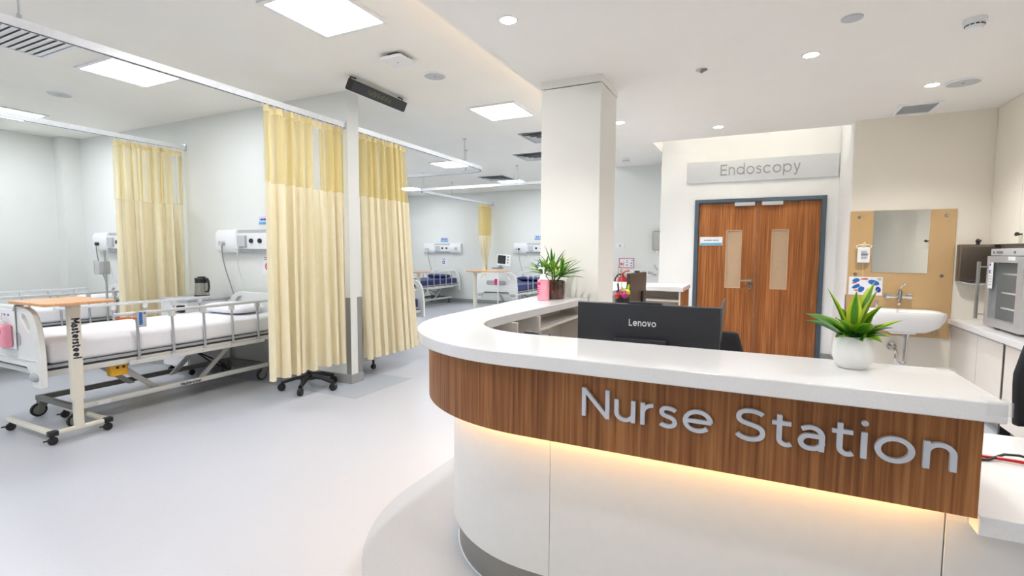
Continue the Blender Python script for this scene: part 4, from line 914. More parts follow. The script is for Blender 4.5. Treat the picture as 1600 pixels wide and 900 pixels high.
# bedside lockers
def locker(label, x0, x1, y0, y1, z0, z1, mt='white_plastic'):
    t = thing('bedside_locker', label, 'cabinet', ((x0+x1)/2, (y0+y1)/2, 0), 'bedside lockers')
    MB().box(x0, x1, y0, y1, z0, z1-0.03).build('body', mt, t, bev=0.006)
    MB().box(x0-0.015, x1+0.015, y0-0.015, y1+0.015, z1-0.028, z1).build('top', 'grey_plastic', t, bev=0.006)
    dr_ = MB().box(x0+0.01, x1-0.01, y0-0.012, y0, z1-0.22, z1-0.05).build('drawer', mt, t, bev=0.003)
    MB().box((x0+x1)/2-0.06, (x0+x1)/2+0.06, y0-0.024, y0-0.012, z1-0.15, z1-0.13).build('handle', 'bed_grey', dr_, bev=0.003)
    MB().box(x0+0.01, x1-0.01, y0-0.012, y0, z0+0.01, z1-0.235).build('door', mt, t, bev=0.003)
    for x in (x0+0.05, x1-0.05):
        for y in (y0+0.05, y1-0.05):
            m = MB(); m.cyl((x-0.014, y, 0.032), (x+0.014, y, 0.032), 0.031, n=14); m.cyl((x, y, 0.05), (x, y, z0), 0.014, n=8); m.build('castor', 'black_plastic', t)
    return t
locker('white bedside locker carrying the steel flask behind the white bed', -6.12, -5.64, 3.36, 3.84, 0.09, 0.865)
locker('white bedside locker behind the middle cream curtain by the partition', -4.45, -4.02, 4.20, 4.62, 0.13, 0.86, 'grey_plastic')
# flask
VX, VY = -5.75, 3.60
t = thing('vacuum_flask', 'steel vacuum flask with black lid and handle on the bedside locker', 'flask', (VX, VY, 0.865))
m = MB(); m.lathe((VX, VY, 0.866), [(0.075, 0), (0.078, 0.02), (0.078, 0.03), (0.001, 0.03)], 24); m.build('foot_ring', 'black_plastic', t)
m = MB(); m.lathe((VX, VY, 0.896), [(0.075, 0), (0.068, 0.14), (0.001, 0.141)], 28); m.build('body', 'steel', t)
m = MB(); m.lathe((VX, VY, 1.036), [(0.07, 0), (0.07, 0.045), (0.062, 0.055), (0.04, 0.058), (0.04, 0.07), (0.001, 0.073)], 24)
m.prism([(VX-0.115, 1.085), (VX-0.06, 1.085), (VX-0.06, 1.05), (VX-0.085, 1.075), (VX-0.115, 1.08)], VY-0.015, VY+0.015, 'y'); m.build('lid', 'black_plastic', t)
m = MB(); m.tube([(VX+0.06, VY, 1.075), (VX+0.115, VY, 1.075), (VX+0.128, VY, 1.05), (VX+0.13, VY, 0.98), (VX+0.115, VY, 0.94), (VX+0.07, VY, 0.935)], 0.011, 8); m.build('handle', 'black_plastic', t)
m = MB(); m.lathe((VX-0.115, VY+0.06, 0.866), [(0.035, 0), (0.037, 0.08), (0.025, 0.095), (0.001, 0.096)], 18)
tag(m.build('cup', 'black_plastic', None, origin=(VX-0.115, VY+0.06, 0.865)), 'small black cup beside the steel vacuum flask', 'cup')
m = MB(); m.box(-5.74, -5.655, 3.30, 3.345, 0.72, 0.80)
tag(m.build('clip_box', 'black_plastic', None, bev=0.006, origin=(-5.7, 3.32, 0.72)), 'small black box clipped to the locker front under the flask', 'box')

# infusion stand of the left bed
ix, iy = -7.14, 3.30
t = thing('infusion_stand', 'slim grey infusion stand with white pump near the left head panel', 'stand', (ix, iy, 0))
m = MB(); m.cyl((ix, iy, 0.08), (ix, iy, 1.40), 0.012, n=12); m.build('pole', 'post_alu', t)
for i in range(5):
    a = 2*PI*i/5+0.3; m = MB(); m.cyl((ix, iy, 0.09), (ix+0.25*math.cos(a), iy+0.25*math.sin(a), 0.065), 0.014, n=8); lg = m.build('base_leg', 'bed_grey', t)
    m = MB(); m.ball((ix+0.25*math.cos(a), iy+0.25*math.sin(a), 0.03), 0.029); m.build('castor', 'black_plastic', lg)
m = MB(); m.box(ix-0.13, ix-0.015, iy-0.06, iy+0.06, 1.11, 1.27); m.build('pump', 'grey_plastic', t, bev=0.008)
m = MB(); m.box(ix-0.19, ix-0.13, iy-0.012, iy+0.012, 1.18, 1.205); m.box(ix-0.225, ix-0.19, iy-0.02, iy+0.02, 1.11, 1.27); m.build('clamp', 'bed_grey', t, bev=0.004)
t = thing('gas_hose', 'looped grey suction hose hanging from the left head panel', 'hose', (-7.6, 3.85, 0.8))
m = MB(); m.tube([(-7.62, 3.80, 1.42), (-7.62, 3.77, 1.2), (-7.60, 3.75, 1.0), (-7.55, 3.72, 0.84), (-7.40, 3.70, 0.76), (-7.25, 3.70, 0.82), (-7.2, 3.72, 0.95)], 0.014, 8); m.build('hose', 'bed_grey', t)
m = MB(); m.tube([(-7.57, 3.80, 1.2), (-7.56, 3.76, 1.0), (-7.56, 3.72, 0.9), (-7.48, 3.70, 0.93), (-7.38, 3.70, 1.0), (-7.25, 3.70, 0.98)], 0.009, 8); m.build('thin_line', 'black_plastic', t)

# rolling stand behind the first curtain
rx_, ry_ = -4.06, 3.62
t = thing('rolling_stand', 'black five castor stand base showing under the first cream curtain', 'stand', (rx_, ry_, 0))
m = MB(); m.lathe((rx_, ry_, 0.10), [(0.06, 0), (0.06, 0.03), (0.03, 0.05), (0.022, 0.06), (0.022, 1.0), (0.001, 1.0)], 16); m.build('pole', 'black_plastic', t)
for i in range(5):
    a = math.radians(-62+72*i); c_, s_ = math.cos(a), math.sin(a); R = 0.27
    m = MB(); m.tube([(rx_+0.03*c_, ry_+0.03*s_, 0.135), (rx_+0.14*c_, ry_+0.14*s_, 0.125), (rx_+R*c_, ry_+R*s_, 0.085)], [0.03, 0.026, 0.02], 8); lg = m.build('base_leg', 'black_plastic', t)
    m = MB(); m.cyl((rx_+R*c_-0.02*s_, ry_+R*s_+0.02*c_, 0.038), (rx_+R*c_+0.02*s_, ry_+R*s_-0.02*c_, 0.038), 0.0375, n=18); m.build('castor', 'black_plastic', lg, bev=0.004)

# patient monitor on roll stand in front of the far blue bed
mx, my = -4.93, 9.42
t = thing('patient_monitor', 'white patient monitor on a slim roll stand at the foot of the blue bed', 'monitor', (mx, my, 0))
m = MB(); m.cyl((mx, my, 0.09), (mx, my, 1.08), 0.014, n=10); m.build('pole', 'white_plastic', t)
for i in range(5):
    a = 2*PI*i/5+0.2; m = MB(); m.cyl((mx, my, 0.1), (mx+0.26*math.cos(a), my+0.26*math.sin(a), 0.06), 0.02, n=8); lg = m.build('base_leg', 'black_plastic', t)
    m = MB(); m.ball((mx+0.26*math.cos(a), my+0.26*math.sin(a), 0.032), 0.031); m.build('castor', 'black_plastic', lg)
m = MB(); m.box(mx-0.10, mx+0.10, my-0.10, my+0.06, 1.06, 1.085); m.build('tray', 'bed_grey', t, bev=0.004)
k = MB(); k.box(-0.14, 0.14, -0.05, 0.05, 0, 0.235); T4 = Matrix.Translation((mx+0.13, my, 1.125)) @ Matrix.Rotation(0.25, 4, 'Z') @ Matrix.Rotation(0.08, 4, 'Y'); k.xf(T4); k.build('display_case', 'white_plastic', t, bev=0.01)
k = MB(); k.box(-0.12, 0.05, -0.053, -0.05, 0.04, 0.215); k.xf(T4); k.build('screen', 'screen', t, smooth=False)
for z in (0.06, 0.12, 0.18): k = MB(); k.box(0.08, 0.115, -0.055, -0.05, z, z+0.025); k.xf(T4); k.build('button', 'bed_grey', t)
m = MB(); m.cyl((mx, my, 1.08), (mx+0.12, my, 1.14), 0.02); m.build('swivel_neck', 'grey_plastic', t)
t = thing('sanitizer_bottle', 'tiny pink hand rub bottle clipped to the footboard of the far blue bed', 'bottle', (-5.05, 9.6, 0.66))
m = MB(); m.box(-5.10, -5.03, 9.575, 9.63, 0.70, 0.83); m.build('body', 'pink_dark', t, bev=0.01)
m = MB(); m.box(-5.12, -5.01, 9.626, 9.636, 0.67, 0.87); m.build('bracket', 'white_plastic', t, bev=0.003)

# bed head panels, cards, notices
def head_panel(label, x0, yw_, seq, plug='cable_grey'):
    L = 1.25; t = thing('bedhead_panel', label, 'wall panel', (x0+L/2, yw_, 1.38), 'bedhead service panels')
    z0, z1 = 1.385, 1.655
    def P(a, b, c_, d_): return MB().box(a, b, yw_-0.10, yw_, c_, d_)
    sec = [(yw_, z0), (yw_, z1), (yw_-0.07, z1), (yw_-0.10, z1-0.05), (yw_-0.10, z0+0.05), (yw_-0.07, z0)]
    m = MB(); m.prism(sec, x0, x0+0.36, 'x'); m.build('end_module', 'white_plastic', t, bev=0.006)
    m = MB(); m.prism(sec, x0+L-0.36, x0+L, 'x'); m.build('end_module', 'white_plastic', t, bev=0.006)
    MB().box(x0+0.355, x0+L-0.355, yw_-0.095, yw_, z0+0.045, z1-0.045).build('centre_module', 'white_plastic', t, smooth=False)
    MB().box(x0+0.36, x0+L-0.36, yw_-0.05, yw_, z1-0.045, z1-0.005).build('tray_recess', 'alu', t, smooth=False)
    MB().box(x0+0.36, x0+L-0.36, yw_-0.06, yw_, z0+0.005, z0+0.045).build('lower_recess', 'grey_plastic', t, smooth=False)
    MB().box(x0+0.42, x0+0.56, yw_-0.125, yw_-0.095, z0+0.065, z0+0.20).build('call_unit', 'grey_plastic', t, bev=0.006)
    for x in (x0+0.645, x0+0.79):
        m = MB(); m.cyl((x, yw_-0.095, z0+0.135), (x, yw_-0.115, z0+0.135), 0.026); m.build('gas_outlet', 'black_plastic', t)
    for x in (x0+0.08, x0+0.16):
        m = MB(); m.cyl((x, yw_-0.10, z0+0.11), (x, yw_-0.104, z0+0.11), 0.028); m.build('socket', 'grey_plastic', t)
    m = MB(); m.cyl((x0+0.16, yw_-0.10, z0+0.11), (x0+0.16, yw_-0.14, z0+0.11), 0.024); pg = m.build('plug', 'black_plastic' if plug == 'black' else 'grey_plastic', t)
    m = MB(); m.tube(bez((x0+0.16, yw_-0.13, z0+0.10), (x0+0.17, yw_-0.14, z0-0.2), (x0+0.2, yw_-0.06, z0-0.3), (x0+0.28, yw_-0.06, z0-0.62), 14), 0.007, 6); m.build('plug_lead', 'cable_grey', t)
    m = MB(); m.tube(bez((x0+0.45, yw_-0.12, z0+0.1), (x0+0.44, yw_-0.16, z0-0.15), (x0+0.34, yw_-0.06, z0-0.1), (x0+0.40, yw_-0.05, z0-0.38), 14), 0.006, 6); m.build('call_lead', 'cable_white', t)
    MB().box(x0+L-0.20, x0+L-0.10, yw_-0.103, yw_-0.10, z0+0.07, z0+0.16).build('switch_plate', 'grey_plastic', t, smooth=False)
def card(label, x0, x1, z0, z1, yw_):
    t = thing('bed_card', label, 'sign', ((x0+x1)/2, yw_, z0), 'bed number cards')
    MB().box(x0, x1, yw_-0.006, yw_-0.001, z0, z1).build('card', 'card_blue', t, bev=0.001)
    MB().box(x0, x1, yw_-0.0075, yw_-0.006, z0, z0+(z1-z0)*0.3).build('blue_band', 'sky_blue', t, smooth=False)
    for a, b_ in ((0.12, 0.3), (0.33, 0.5), (0.6, 0.85)): MB().box(x0+(x1-x0)*a, x0+(x1-x0)*b_, yw_-0.0075, yw_-0.006, z0+(z1-z0)*0.52, z0+(z1-z0)*0.74).build('print_mark', 'blue_deep', t, smooth=False)
def notice(label, x0, x1, z0, z1, yw_, cc='blue_deep'):
    t = thing('wall_notice', label, 'sign', ((x0+x1)/2, yw_, z0), 'small notices under the head panels')
    MB().box(x0, x1, yw_-0.004, yw_-0.001, z0, z1).build('sheet', 'card_white', t, smooth=False)
    w_, h_ = x1-x0, z1-z0
    m = MB(); m.plate(arc(x0+w_*0.45, z0+h_*0.42, w_*0.24, 0, 337, 15), [arc(x0+w_*0.45, z0+h_*0.42, w_*0.13, 0, 337, 15)], yw_-0.0055, yw_-0.004); m.build('printed_ring', cc, t, smooth=False)
    for k in range(2): MB().box(x0+w_*0.15, x0+w_*0.75, yw_-0.0055, yw_-0.004, z0+h_*(0.78+0.1*k), z0+h_*(0.82+0.1*k)).build('print_line', 'ink_grey', t, smooth=False)
head_panel('white head panel on the partition above the bed with the overbed table', -5.84, YP0, 0)
head_panel('white head panel with black plug on the partition left of the far curtain', -8.62, YP0, 0, 'black')
head_panel('white head panel on the far wall left of the tied curtain', -8.66, YF, 0)
head_panel('white head panel with black plug on the far wall right of the tied curtain', -5.76, YF, 0, 'black')
card('pale blue bed card above the partition head panel by the first curtain', -5.18, -4.95, 1.71, 1.80, YP0)
card('pale blue bed card above the left far head panel', -8.13, -7.88, 1.70, 1.82, YF)
card('pale blue bed card above the right far head panel', -5.20, -4.95, 1.74, 1.86, YF)
notice('small printed notice under the left far head panel', -8.12, -7.92, 1.03, 1.24, YF)
notice('small printed notice under the right far head panel', -5.16, -4.93, 1.0, 1.24, YF)
notice('small printed notice under the partition head panel by the first curtain', -5.14, -4.95, 1.14, 1.35, YP0, 'pink_dark')
MB()

# ================================================================== CURTAINS AND RAILS
ZR = 2.70
RPROF = [(-0.018, ZR-0.028), (0.018, ZR-0.028), (0.018, ZR+0.022), (-0.018, ZR+0.022)]
def rail(label, path, rods, ends=()):
    t = thing('curtain_rail', label, 'curtain rail', (path[0][0], path[0][1], ZR), 'ceiling hung curtain rails')
    m = MB(); m.sweep(path, RPROF); m.build('track', 'alu_white', t, ang=20)
    m = MB(); m.sweep(path, [(-0.006, ZR-0.0295), (0.006, ZR-0.0295), (0.006, ZR-0.0275), (-0.006, ZR-0.0275)]); m.build('track_slot', 'slot_dark', t, ang=20)
    for x, y in rods:
        m = MB(); m.cyl((x, y, ZR+0.022), (x, y, ZC), 0.006, n=8); m.cyl((x, y, ZC-0.008), (x, y, ZC), 0.03, n=14); m.cyl((x, y, ZR+0.02), (x, y, ZR+0.05), 0.012, n=10); m.build('hanger_rod', 'alu', t)
    for x, y, dx, dy in ends:
        m = MB(); m.box(x-0.03*(1-abs(dx))-0.006*abs(dx), x+0.03*(1-abs(dx))+0.006*abs(dx), y-0.03*(1-abs(dy))-0.006*abs(dy), y+0.03*(1-abs(dy))+0.006*abs(dy), ZR-0.045, ZR+0.04); m.build('wall_bracket', 'alu', t)
rail('long white curtain rail running from the partition end over the near ward', [(-3.85, YB+0.02), (-3.85, YP0-0.003)], [(-3.85, 1.42), (-3.85, -0.5), (-3.85, -2.4)], [(-3.85, YP0-0.007, 0, 1)])
rail('white curtain rail ending on the partition between the two white beds', [(-6.52, YB+0.02), (-6.52, YP0-0.003)], [(-6.52, 1.2), (-6.52, -1.0)], [(-6.52, YP0-0.007, 0, 1)])
p = [(-3.85, YP1+0.003)] + [(-3.85, 6.6)] + [(-4.15+0.3*math.cos(math.radians(a)), 6.7+0.3*math.sin(math.radians(a))) for a in range(0, 91, 10)] + [(-9.28, 7.0)]
rail('white L shaped curtain rail behind the partition over the hidden blue bed', p, [(-3.85, 6.3), (-4.25, 7.0), (-6.5, 7.0)], [(-3.85, YP1+0.007, 0, 1)])
p = [(-6.45, YF-0.003)] + [(-6.15+0.3*math.cos(math.radians(a)), 8.9+0.3*math.sin(math.radians(a))) for a in range(180, 271, 10)] + [(-2.3, 8.6)]
rail('white L shaped curtain rail around the far blue bed with the patient monitor', p, [(-6.3, 8.65), (-4.1, 8.6), (-6.45, 10.0), (-2.6, 8.6)], [(-6.45, YF-0.007, 0, 1)])

def curtain(label, x, y0, y1, zb, zm, zt, folds, seed, flare=0.0, bot=None, tie=None, gap=None):
    rnd = random.Random(seed)
    t = thing('privacy_curtain', label, 'curtain', (x, (y0+y1)/2, zb), 'cream hospital privacy curtains')
    ph = [rnd.uniform(0, 6.28) for _ in range(6)]; am = [rnd.uniform(0.7, 1.2) for _ in range(40)]
    zt2 = zt-0.055
    def shape(u, z):
        h = (zt-z)/(zt-zb)                       # 0 top, 1 bottom
        yc = y0+(y1-y0)*u
        q = 2*PI*folds*(u + 0.018*math.sin(2*PI*u*2+ph[0]) + 0.010*math.sin(2*PI*u*5+ph[1]))
        big = 0.5+0.5*h
        a = (0.034+0.052*big)*(0.72+0.28*math.sin(2*PI*u*3.3+ph[2]))
        if gap and gap[0] < u < gap[1] and z > zm-0.2: 
            a *= 0.15
        sq_ = math.sin(q+0.5*math.sin(q+ph[3])); off = a*math.copysign(abs(sq_)**0.75, sq_) + 0.22*a*math.sin(2.7*q+ph[3]) + 0.012*h*math.sin(2*PI*u*2.2+ph[4])
        sh = (0.022 if not tie else 0.01)*math.cos(2*q+0.4)*big + 0.02*h*math.sin(2*PI*u*1.7+ph[5])
        yy = yc+sh
        if bot: yy = yy + h*(bot[0]*(1-u) + bot[1]*u)
        if tie:
            zt_, k = tie
            g = math.exp(-((z-zt_)/0.42)**2) if z > zt_ else math.exp(-((z-zt_)/0.30)**2)
            yy = yy*(1-0.72*g) + (0.5*(y0+y1)-0.02)*0.72*g; off *= (1-0.4*g)
        return (x+off+flare*h*h, yy, z)
    nu = int(folds*12)
    def sheet(z0, z1, nz, nm, mt, dz=0.0):
        m = MB(); m.grid(lambda u, v: shape(u, z0+(z1-z0)*v), nu, nz)
        return m.build(nm, mt, t, fixn=False, ang=80)
    sheet(zb, zm, 26 if tie else 12, 'cloth_panel', 'curtain_cloth')
    def net(u0, u1, nm, mt):
        def fn(u, v):
            uu = u0+(u1-u0)*u; z = zm+(zt2-zm)*v; P = shape(uu, z)
            g = 0.011*math.sin(2*PI*uu*folds*5.3+ph[1]) + 0.006*math.sin(2*PI*uu*folds*8.9+ph[2])
            return (P[0]+(g if mt == 'curtain_net' else 0), P[1], P[2])
        m = MB(); m.grid(fn, max(6, int(nu*3*(u1-u0))), 6); m.build(nm, mt, t, fixn=False, ang=80)
    if gap:
        net(0, gap[0], 'net_panel', 'curtain_net'); net(gap[0], gap[1], 'sheer_panel', 'curtain_sheer'); net(gap[1], 1, 'net_panel', 'curtain_net')
    else: net(0, 1, 'net_panel', 'curtain_net')
    sheet(zt2, zt, 1, 'header_tape', 'curtain_tape')
    hem = MB(); hem.grid(lambda u, v: tuple(Vector(shape(u, zb+0.055+0.003*v))+Vector((0.0022, 0, 0))), nu, 1); hem.build('hem_stitch', 'curtain_tape', t, fixn=False)
    nh = int(folds)
    m = MB(); m.tube([(0, 0, ZR-0.03), (0, 0, ZR-0.05), (0.006, 0, ZR-0.06), (0, 0, zt-0.02)], 0.0025, 5); m.box(-0.006, 0.006, -0.008, 0.008, ZR-0.038, ZR-0.03)
    h0 = None
    for i in range(nh+1):
        y = y0+(y1-y0)*i/nh
        if h0 is None:
            h0 = m.build('hook', 'white_plastic', t); 
            h0.location = Vector((x, y, 0)) 
        else: share(h0, Vector((x, y, 0)), t)
    if tie:
        m = MB(); m.lathe((x, 0.5*(y0+y1)-0.02, tie[0]-0.02), [(0.05, 0), (0.056, 0.02), (0.05, 0.04)], 16); m.build('tie_band', 'curtain_tape', t)
    return t
curtain('first cream curtain drawn up against the white partition end above black castors', -3.85, 2.99, 3.91, 0.25, 2.0, 2.655, 8, 3, bot=(-0.02, 0.02), gap=(0.55, 0.70))
curtain('middle cream curtain just behind the partition, flaring at the hem', -3.85, 4.13, 4.90, 0.22, 2.0, 2.655, 7, 11, flare=0.03, bot=(0.04, 0.16))
curtain('left cream curtain hanging between the two white beds', -6.52, 3.16, 3.92, 0.25, 1.98, 2.645, 7, 5, gap=(0.76, 0.93))
curtain('far cream curtain tied back in a waist at the far wall', -6.45, 11.32, 11.9, 0.3, 1.85, 2.655, 7, 8, tie=(1.05, 1))

# ================================================================== CEILING THINGS
def light_panel(label, x, y):
    t = thing('ceiling_light', label, 'ceiling light', (x, y, ZC-0.02), 'square ceiling light panels')
    m = MB(); m.plate(rrect(x-0.305, x+0.305, y-0.305, y+0.305, 0.004, 1), [[(x-0.27, y-0.27), (x+0.27, y-0.27), (x+0.27, y+0.27), (x-0.27, y+0.27)]], ZC-0.014, ZC, 'z'); m.build('frame', 'white_plastic', t, smooth=False)
    m = MB(); m.box(x-0.27, x+0.27, y-0.27, y+0.27, ZC-0.008, ZC-0.002); m.build('diffuser', 'light_panel', t, smooth=False)
for x, y, lb in ((-2.71, 2.62, 'largest square light panel at the top edge above the black display bar'), (-5.24, 2.70, 'square light panel right of the slatted vent over the white bed'),
                 (-8.1, 2.80, 'square light panel cut by the left picture edge over the left bed'), (-2.71, 5.27, 'square light panel left of the column top'), (-5.16, 7.96, 'square light panel seen inside the L shaped curtain rail'),
                 (-5.1, 10.5, 'square light panel over the far blue bed with the patient monitor'), (-8.1, 10.55, 'square light panel over the left far head panel bed'), (-2.71, 7.96, 'square light panel hidden behind the column'),
                 (-8.0, 7.96, 'square light panel hidden behind the middle curtain'), (-6.6, 5.3, 'square light panel over the hidden bay behind the partition'), (-2.71, -0.1, 'square light panel over the walkway behind the viewpoint'),
                 (-5.24, 0.0, 'square light panel over the near ward left of the walkway'), (-8.1, 0.0, 'square light panel over the near ward at the left wall'), (-2.71, -2.7, 'rearmost square light panel over the walkway'),
                 (-5.24, -2.7, 'rearmost square light panel over the near ward'), (-2.71, 10.5, 'square light panel at the far end of the walkway'), (-8.6, 5.3, 'square light panel at the left wall of the hidden bay')):
    light_panel(lb, x, y)
def downlight(label, x, y, pw=1.0, aim=True):
    t = thing('downlight', label, 'downlight', (x, y, ZL-0.02), 'recessed warm downlights')
    m = MB(); m.lathe((x, y, ZL), [(0.058, 0), (0.056, -0.004), (0.047, -0.006), (0.046, -0.001)], 24); m.build('trim_ring', 'white_plastic', t)
    m = MB(); m.cyl((x, y, ZL-0.003), (x, y, ZL-0.0015), 0.046, n=24); m.build('lens', 'downlight', t, smooth=False)
    l = bpy.data.lights.new('downlight_lamp', 'SPOT'); l.energy = DOWN_W*pw; l.spot_size = math.radians(125); l.spot_blend = 0.8; l.shadow_soft_size = 0.045; l.color = (1.0, 0.98, 0.955)
    o = bpy.data.objects.new('lamp', l); COL.objects.link(o); o.parent = t; o.location = (0, 0, 0.008)
for x, y, lb in ((-1.35, 2.70, 'lit downlight nearest the ceiling edge at top centre'), (0.29, 4.04, 'lit downlight in the middle of the station ceiling'), (1.22, 5.15, 'lit downlight beside the round speaker at upper right'),
                 (-0.41, 5.87, 'lit downlight just before the door wall'), (-1.32, 5.25, 'lit downlight peeping out right of the column'), (0.0, 1.0, 'added unseen downlight over the front of the reception desk'), (1.2, 1.0, 'added unseen downlight over the right end of the reception desk'),  # the two over the reception desk are added, out of view
                 (-1.2, -0.8, 'downlight behind the viewpoint left of centre'), (0.6, -0.8, 'downlight behind the viewpoint right of centre'), (1.2, 2.9, 'downlight over the low worktop'), (-0.4, -2.6, 'rearmost downlight behind the viewpoint')):
    downlight(lb, x, y, 0.35 if y < 2.0 else 1.0)
# slatted vent over the white bed
def vent(label, x, y, hx, hy, z, n, along='x', mt='white_plastic', core='vent_dark'):
    t = thing('ceiling_vent', label, 'vent', (x, y, z), None)
    m = MB(); m.plate([(x-hx, y-hy), (x+hx, y-hy), (x+hx, y+hy), (x-hx, y+hy)], [[(x-hx+0.035, y-hy+0.035), (x+hx-0.035, y-hy+0.035), (x+hx-0.035, y+hy-0.035), (x-hx+0.035, y+hy-0.035)]], z-0.012, z, 'z'); m.build('frame', mt, t, smooth=False)
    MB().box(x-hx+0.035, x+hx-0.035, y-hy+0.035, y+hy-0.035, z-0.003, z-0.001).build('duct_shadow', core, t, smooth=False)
    first = None
    for i in range(n):
        yy = y-hy+0.035+(2*hy-0.07)*(i+0.5)/n; w_ = (2*hy-0.07)/n
        m = MB(); m.prism([(yy-w_*0.46, z-0.012), (yy-w_*0.38, z-0.0135), (yy+w_*0.40, z-0.0045), (yy+w_*0.34, z-0.0032)], x-hx+0.035, x+hx-0.035, 'x'); m.build('slat', mt, t, smooth=False)
    return t
vent('slatted square air vent in the ceiling corner over the white bed', -5.22, 1.86, 0.31, 0.33, ZC, 11)
vent('small grey slatted vent in the station ceiling near the sink wall', 1.29, 5.90, 0.165, 0.2, ZL, 12, mt='white_plastic', core='grey_plastic')
def diffuser(label, x, y):
    t = thing('air_diffuser', label, 'vent', (x, y, ZC), 'square four way air diffusers')
    for i, (h, dz) in enumerate(((0.30, 0.010), (0.235, 0.022), (0.17, 0.030), (0.105, 0.036))):
        g_ = 0.045
        m = MB(); o0 = [(-h, -h), (h, -h), (h, h), (-h, h)]; i0 = [(-h+g_, -h+g_), (h-g_, -h+g_), (h-g_, h-g_), (-h+g_, h-g_)]
        V = [(x+a, y+b_, ZC-dz) for a, b_ in o0] + [(x+a, y+b_, ZC-dz+0.022) for a, b_ in i0]
        m.add(V, [(k, (k+1) % 4, 4+(k+1) % 4, 4+k) for k in range(4)])
        o = m.build('louvre_ring', 'grey_plastic', t, smooth=False, fixn=False); s_ = o.modifiers.new('solid', 'SOLIDIFY'); s_.thickness = 0.003
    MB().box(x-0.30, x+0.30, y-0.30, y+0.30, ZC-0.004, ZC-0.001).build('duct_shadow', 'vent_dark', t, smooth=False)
diffuser('square air diffuser cut by the column edge, nearer of the two', -2.72, 6.65)
diffuser('square air diffuser cut by the column edge, farther of the two', -3.42, 7.93)
diffuser('square air diffuser in front of the far square light panel', -5.2, 9.85)
def speaker(label, x, y, z, r):
    t = thing('ceiling_speaker', label, 'speaker', (x, y, z), 'round ceiling speakers')
    m = MB(); m.lathe((x, y, z), [(r, 0), (r, -0.006), (r*0.93, -0.012), (r*0.9, -0.009)], 32); m.build('rim', 'white_plastic', t)
    m = MB(); m.cyl((x, y, z-0.010), (x, y, z-0.002), r*0.91, n=32); m.build('grille', 'grey_plastic', t, smooth=False)
    m = MB(); m.cyl((x, y, z-0.012), (x, y, z-0.010), 0.008, n=10); m.build('centre_dot', 'ink_grey', t)
speaker('round speaker left in the ward ceiling before the left curtain', -6.64, 2.74, ZC, 0.105)
speaker('round speaker in the ward ceiling right of the black display bar', -2.74, 3.96, ZC, 0.105)
speaker('round speaker in the station ceiling beside a lit downlight', 1.42, 5.18, ZL, 0.115)
t = thing('wireless_access_point', 'flat white square access point on the ceiling above the display bar', 'access point', (-2.76, 3.45, ZC))
m = MB(); m.prism(rrect(-2.83, -2.69, 3.38, 3.52, 0.03), ZC-0.025, ZC); m.build('mount', 'vent_dark', t)
m = MB(); m.prism(rrect(-2.87, -2.65, 3.34, 3.56, 0.018), ZC-0.05, ZC-0.025); m.build('case', 'white_plastic', t, bev=0.008)
m = MB(); m.cyl((-2.76, 3.45, ZC-0.052), (-2.76, 3.45, ZC-0.05), 0.006, n=10); m.build('status_lamp', 'ink_grey', t)
m = MB(); m.cyl((0.45, 3.53, ZL-0.006), (0.45, 3.53, ZL), 0.055, n=28)
tag(m.build('blank_disc', 'grey_plastic', None, origin=(0.45, 3.53, ZL)), 'plain round blank cap in the station ceiling left of the smoke detector', 'cap')
def smoke(label, x, y, z, s=1.0):
    t = thing('smoke_detector', label, 'smoke detector', (x, y, z))
    m = MB(); m.lathe((x, y, z), [(0.055*s, 0), (0.055*s, -0.018*s), (0.05*s, -0.024*s), (0.001, -0.024*s)], 24); m.build('base', 'white_plastic', t)
    m = MB(); m.lathe((x, y, z-0.024*s), [(0.045*s, 0), (0.044*s, -0.02*s), (0.034*s, -0.032*s), (0.001, -0.034*s)], 24); m.build('head', 'white_plastic', t)
    for i in range(12):
        a = 2*PI*i/12; m = MB(); m.box(-0.003*s, 0.003*s, -0.008*s, 0.008*s, -0.003*s, 0.003*s); m.xf(Matrix.Translation((x+0.0435*s*math.cos(a), y+0.0435*s*math.sin(a), z-0.037*s)) @ Matrix.Rotation(a, 4, 'Z')); m.build('slit', 'black_plastic', t, smooth=False)
smoke('white smoke detector in the upper right corner of the station ceiling', 1.09, 3.85, ZL)
smoke('white smoke detector in the alcove ceiling right of the column', -1.73, 7.27, ZL)
t = thing('sprinkler', 'small chrome sprinkler rosette in the station ceiling', 'sprinkler', (-0.41, 4.03, ZL))
m = MB(); m.lathe((-0.41, 4.03, ZL), [(0.042, 0), (0.04, -0.004), (0.025, -0.007), (0.014, -0.007), (0.012, -0.018), (0.001, -0.018)], 24); m.build('rosette', 'steel', t)
m = MB(); m.cyl((-0.41, 4.03, ZL-0.021), (-0.41, 4.03, ZL-0.019), 0.012, n=12); m.build('deflector', 'steel', t)
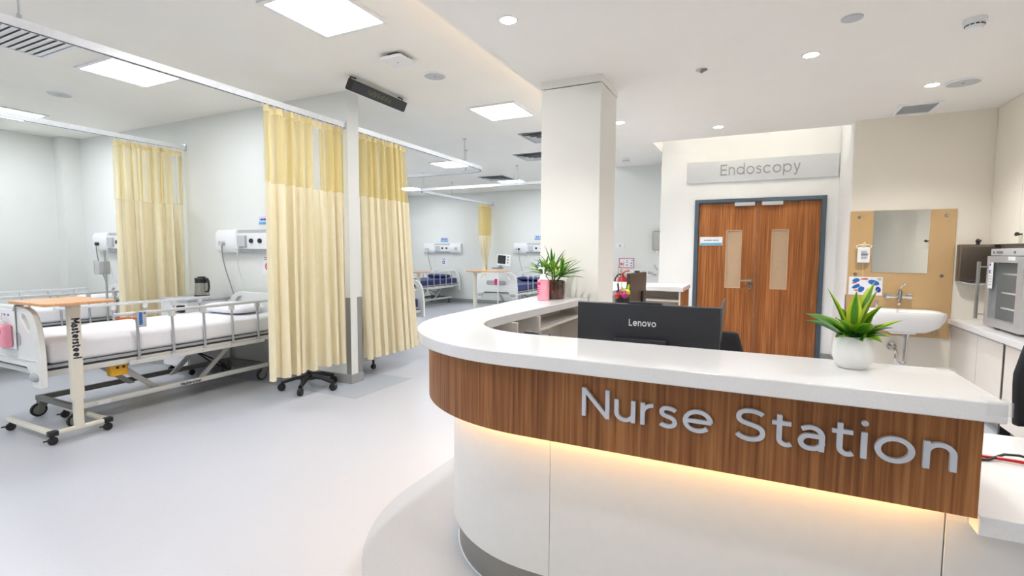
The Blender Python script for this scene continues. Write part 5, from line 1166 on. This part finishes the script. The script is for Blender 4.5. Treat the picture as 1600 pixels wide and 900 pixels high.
m = MB(); m.box(0.05, 0.07, 6.36, 6.372, ZL-0.02, ZL); tag(m.build('edge_tag', 'white_plastic', None, origin=(0.06, 6.365, ZL-0.02), smooth=False), 'tiny white tag hanging from the ceiling edge over the department sign', 'tag')

# black LED message bar
t = thing('led_display', 'black LED message bar with faint green writing hung from the ceiling', 'display', (-3.46, 4.01, ZC))
k = MB(); k.prism(rrect(-0.03, 0.03, -0.06, 0.06, 0.012, 3), -0.42, 0.42); TT = Matrix.Translation((-3.44, 4.01, ZC-0.10)) @ Matrix.Rotation(math.radians(-28), 4, 'Y') @ Matrix(((1, 0, 0, 0), (0, 0, 1, 0), (0, 1, 0, 0), (0, 0, 0, 1)))
T0 = Matrix.Translation((-3.45, 4.0, ZC-0.085)) @ Matrix.Rotation(math.radians(28), 4, 'Y')
k = MB(); k.prism([(p_[0], p_[1]) for p_ in rrect(-0.03, 0.03, -0.052, 0.052, 0.012, 3)], -0.40, 0.40, 'z')
k.v = [Vector((v.x, v.z, v.y)) for v in k.v]; k.xf(T0); k.build('case', 'black_plastic', t)
k = MB(); k.box(0.030, 0.0315, -0.385, 0.385, -0.042, 0.042); k.xf(T0); k.build('display_window', 'monitor_grey', t, smooth=False)
nd = T0.to_3x3() @ Vector((1, 0, 0))
yd_ = T0.to_3x3() @ Vector((0, 0, 1))
for i in range(13):
    yy = -0.17+i*0.0265; hh = (0.048, 0.030, 0.042, 0.048, 0.036)[i % 5]
    k = MB(); k.box(0.0315, 0.0322, yy, yy+0.004, -0.024, -0.024+hh); k.box(0.0315, 0.0322, yy, yy+(0.016 if i % 3 else 0.009), -0.024+hh-0.005, -0.024+hh)
    if i % 2: k.box(0.0315, 0.0322, yy+0.012, yy+0.016, -0.024, -0.024+hh)
    k.xf(T0); k.build('led_stroke', 'led_text', t, smooth=False)
for y in (3.63, 4.39):
    m = MB(); m.tube([(-3.46, y, ZC-0.07), (-3.46, y, ZC-0.008), (-3.46, y+(0.07 if y < 4 else -0.07), ZC-0.006)], 0.007, 6); m.build('hanging_bracket', 'black_plastic', t)
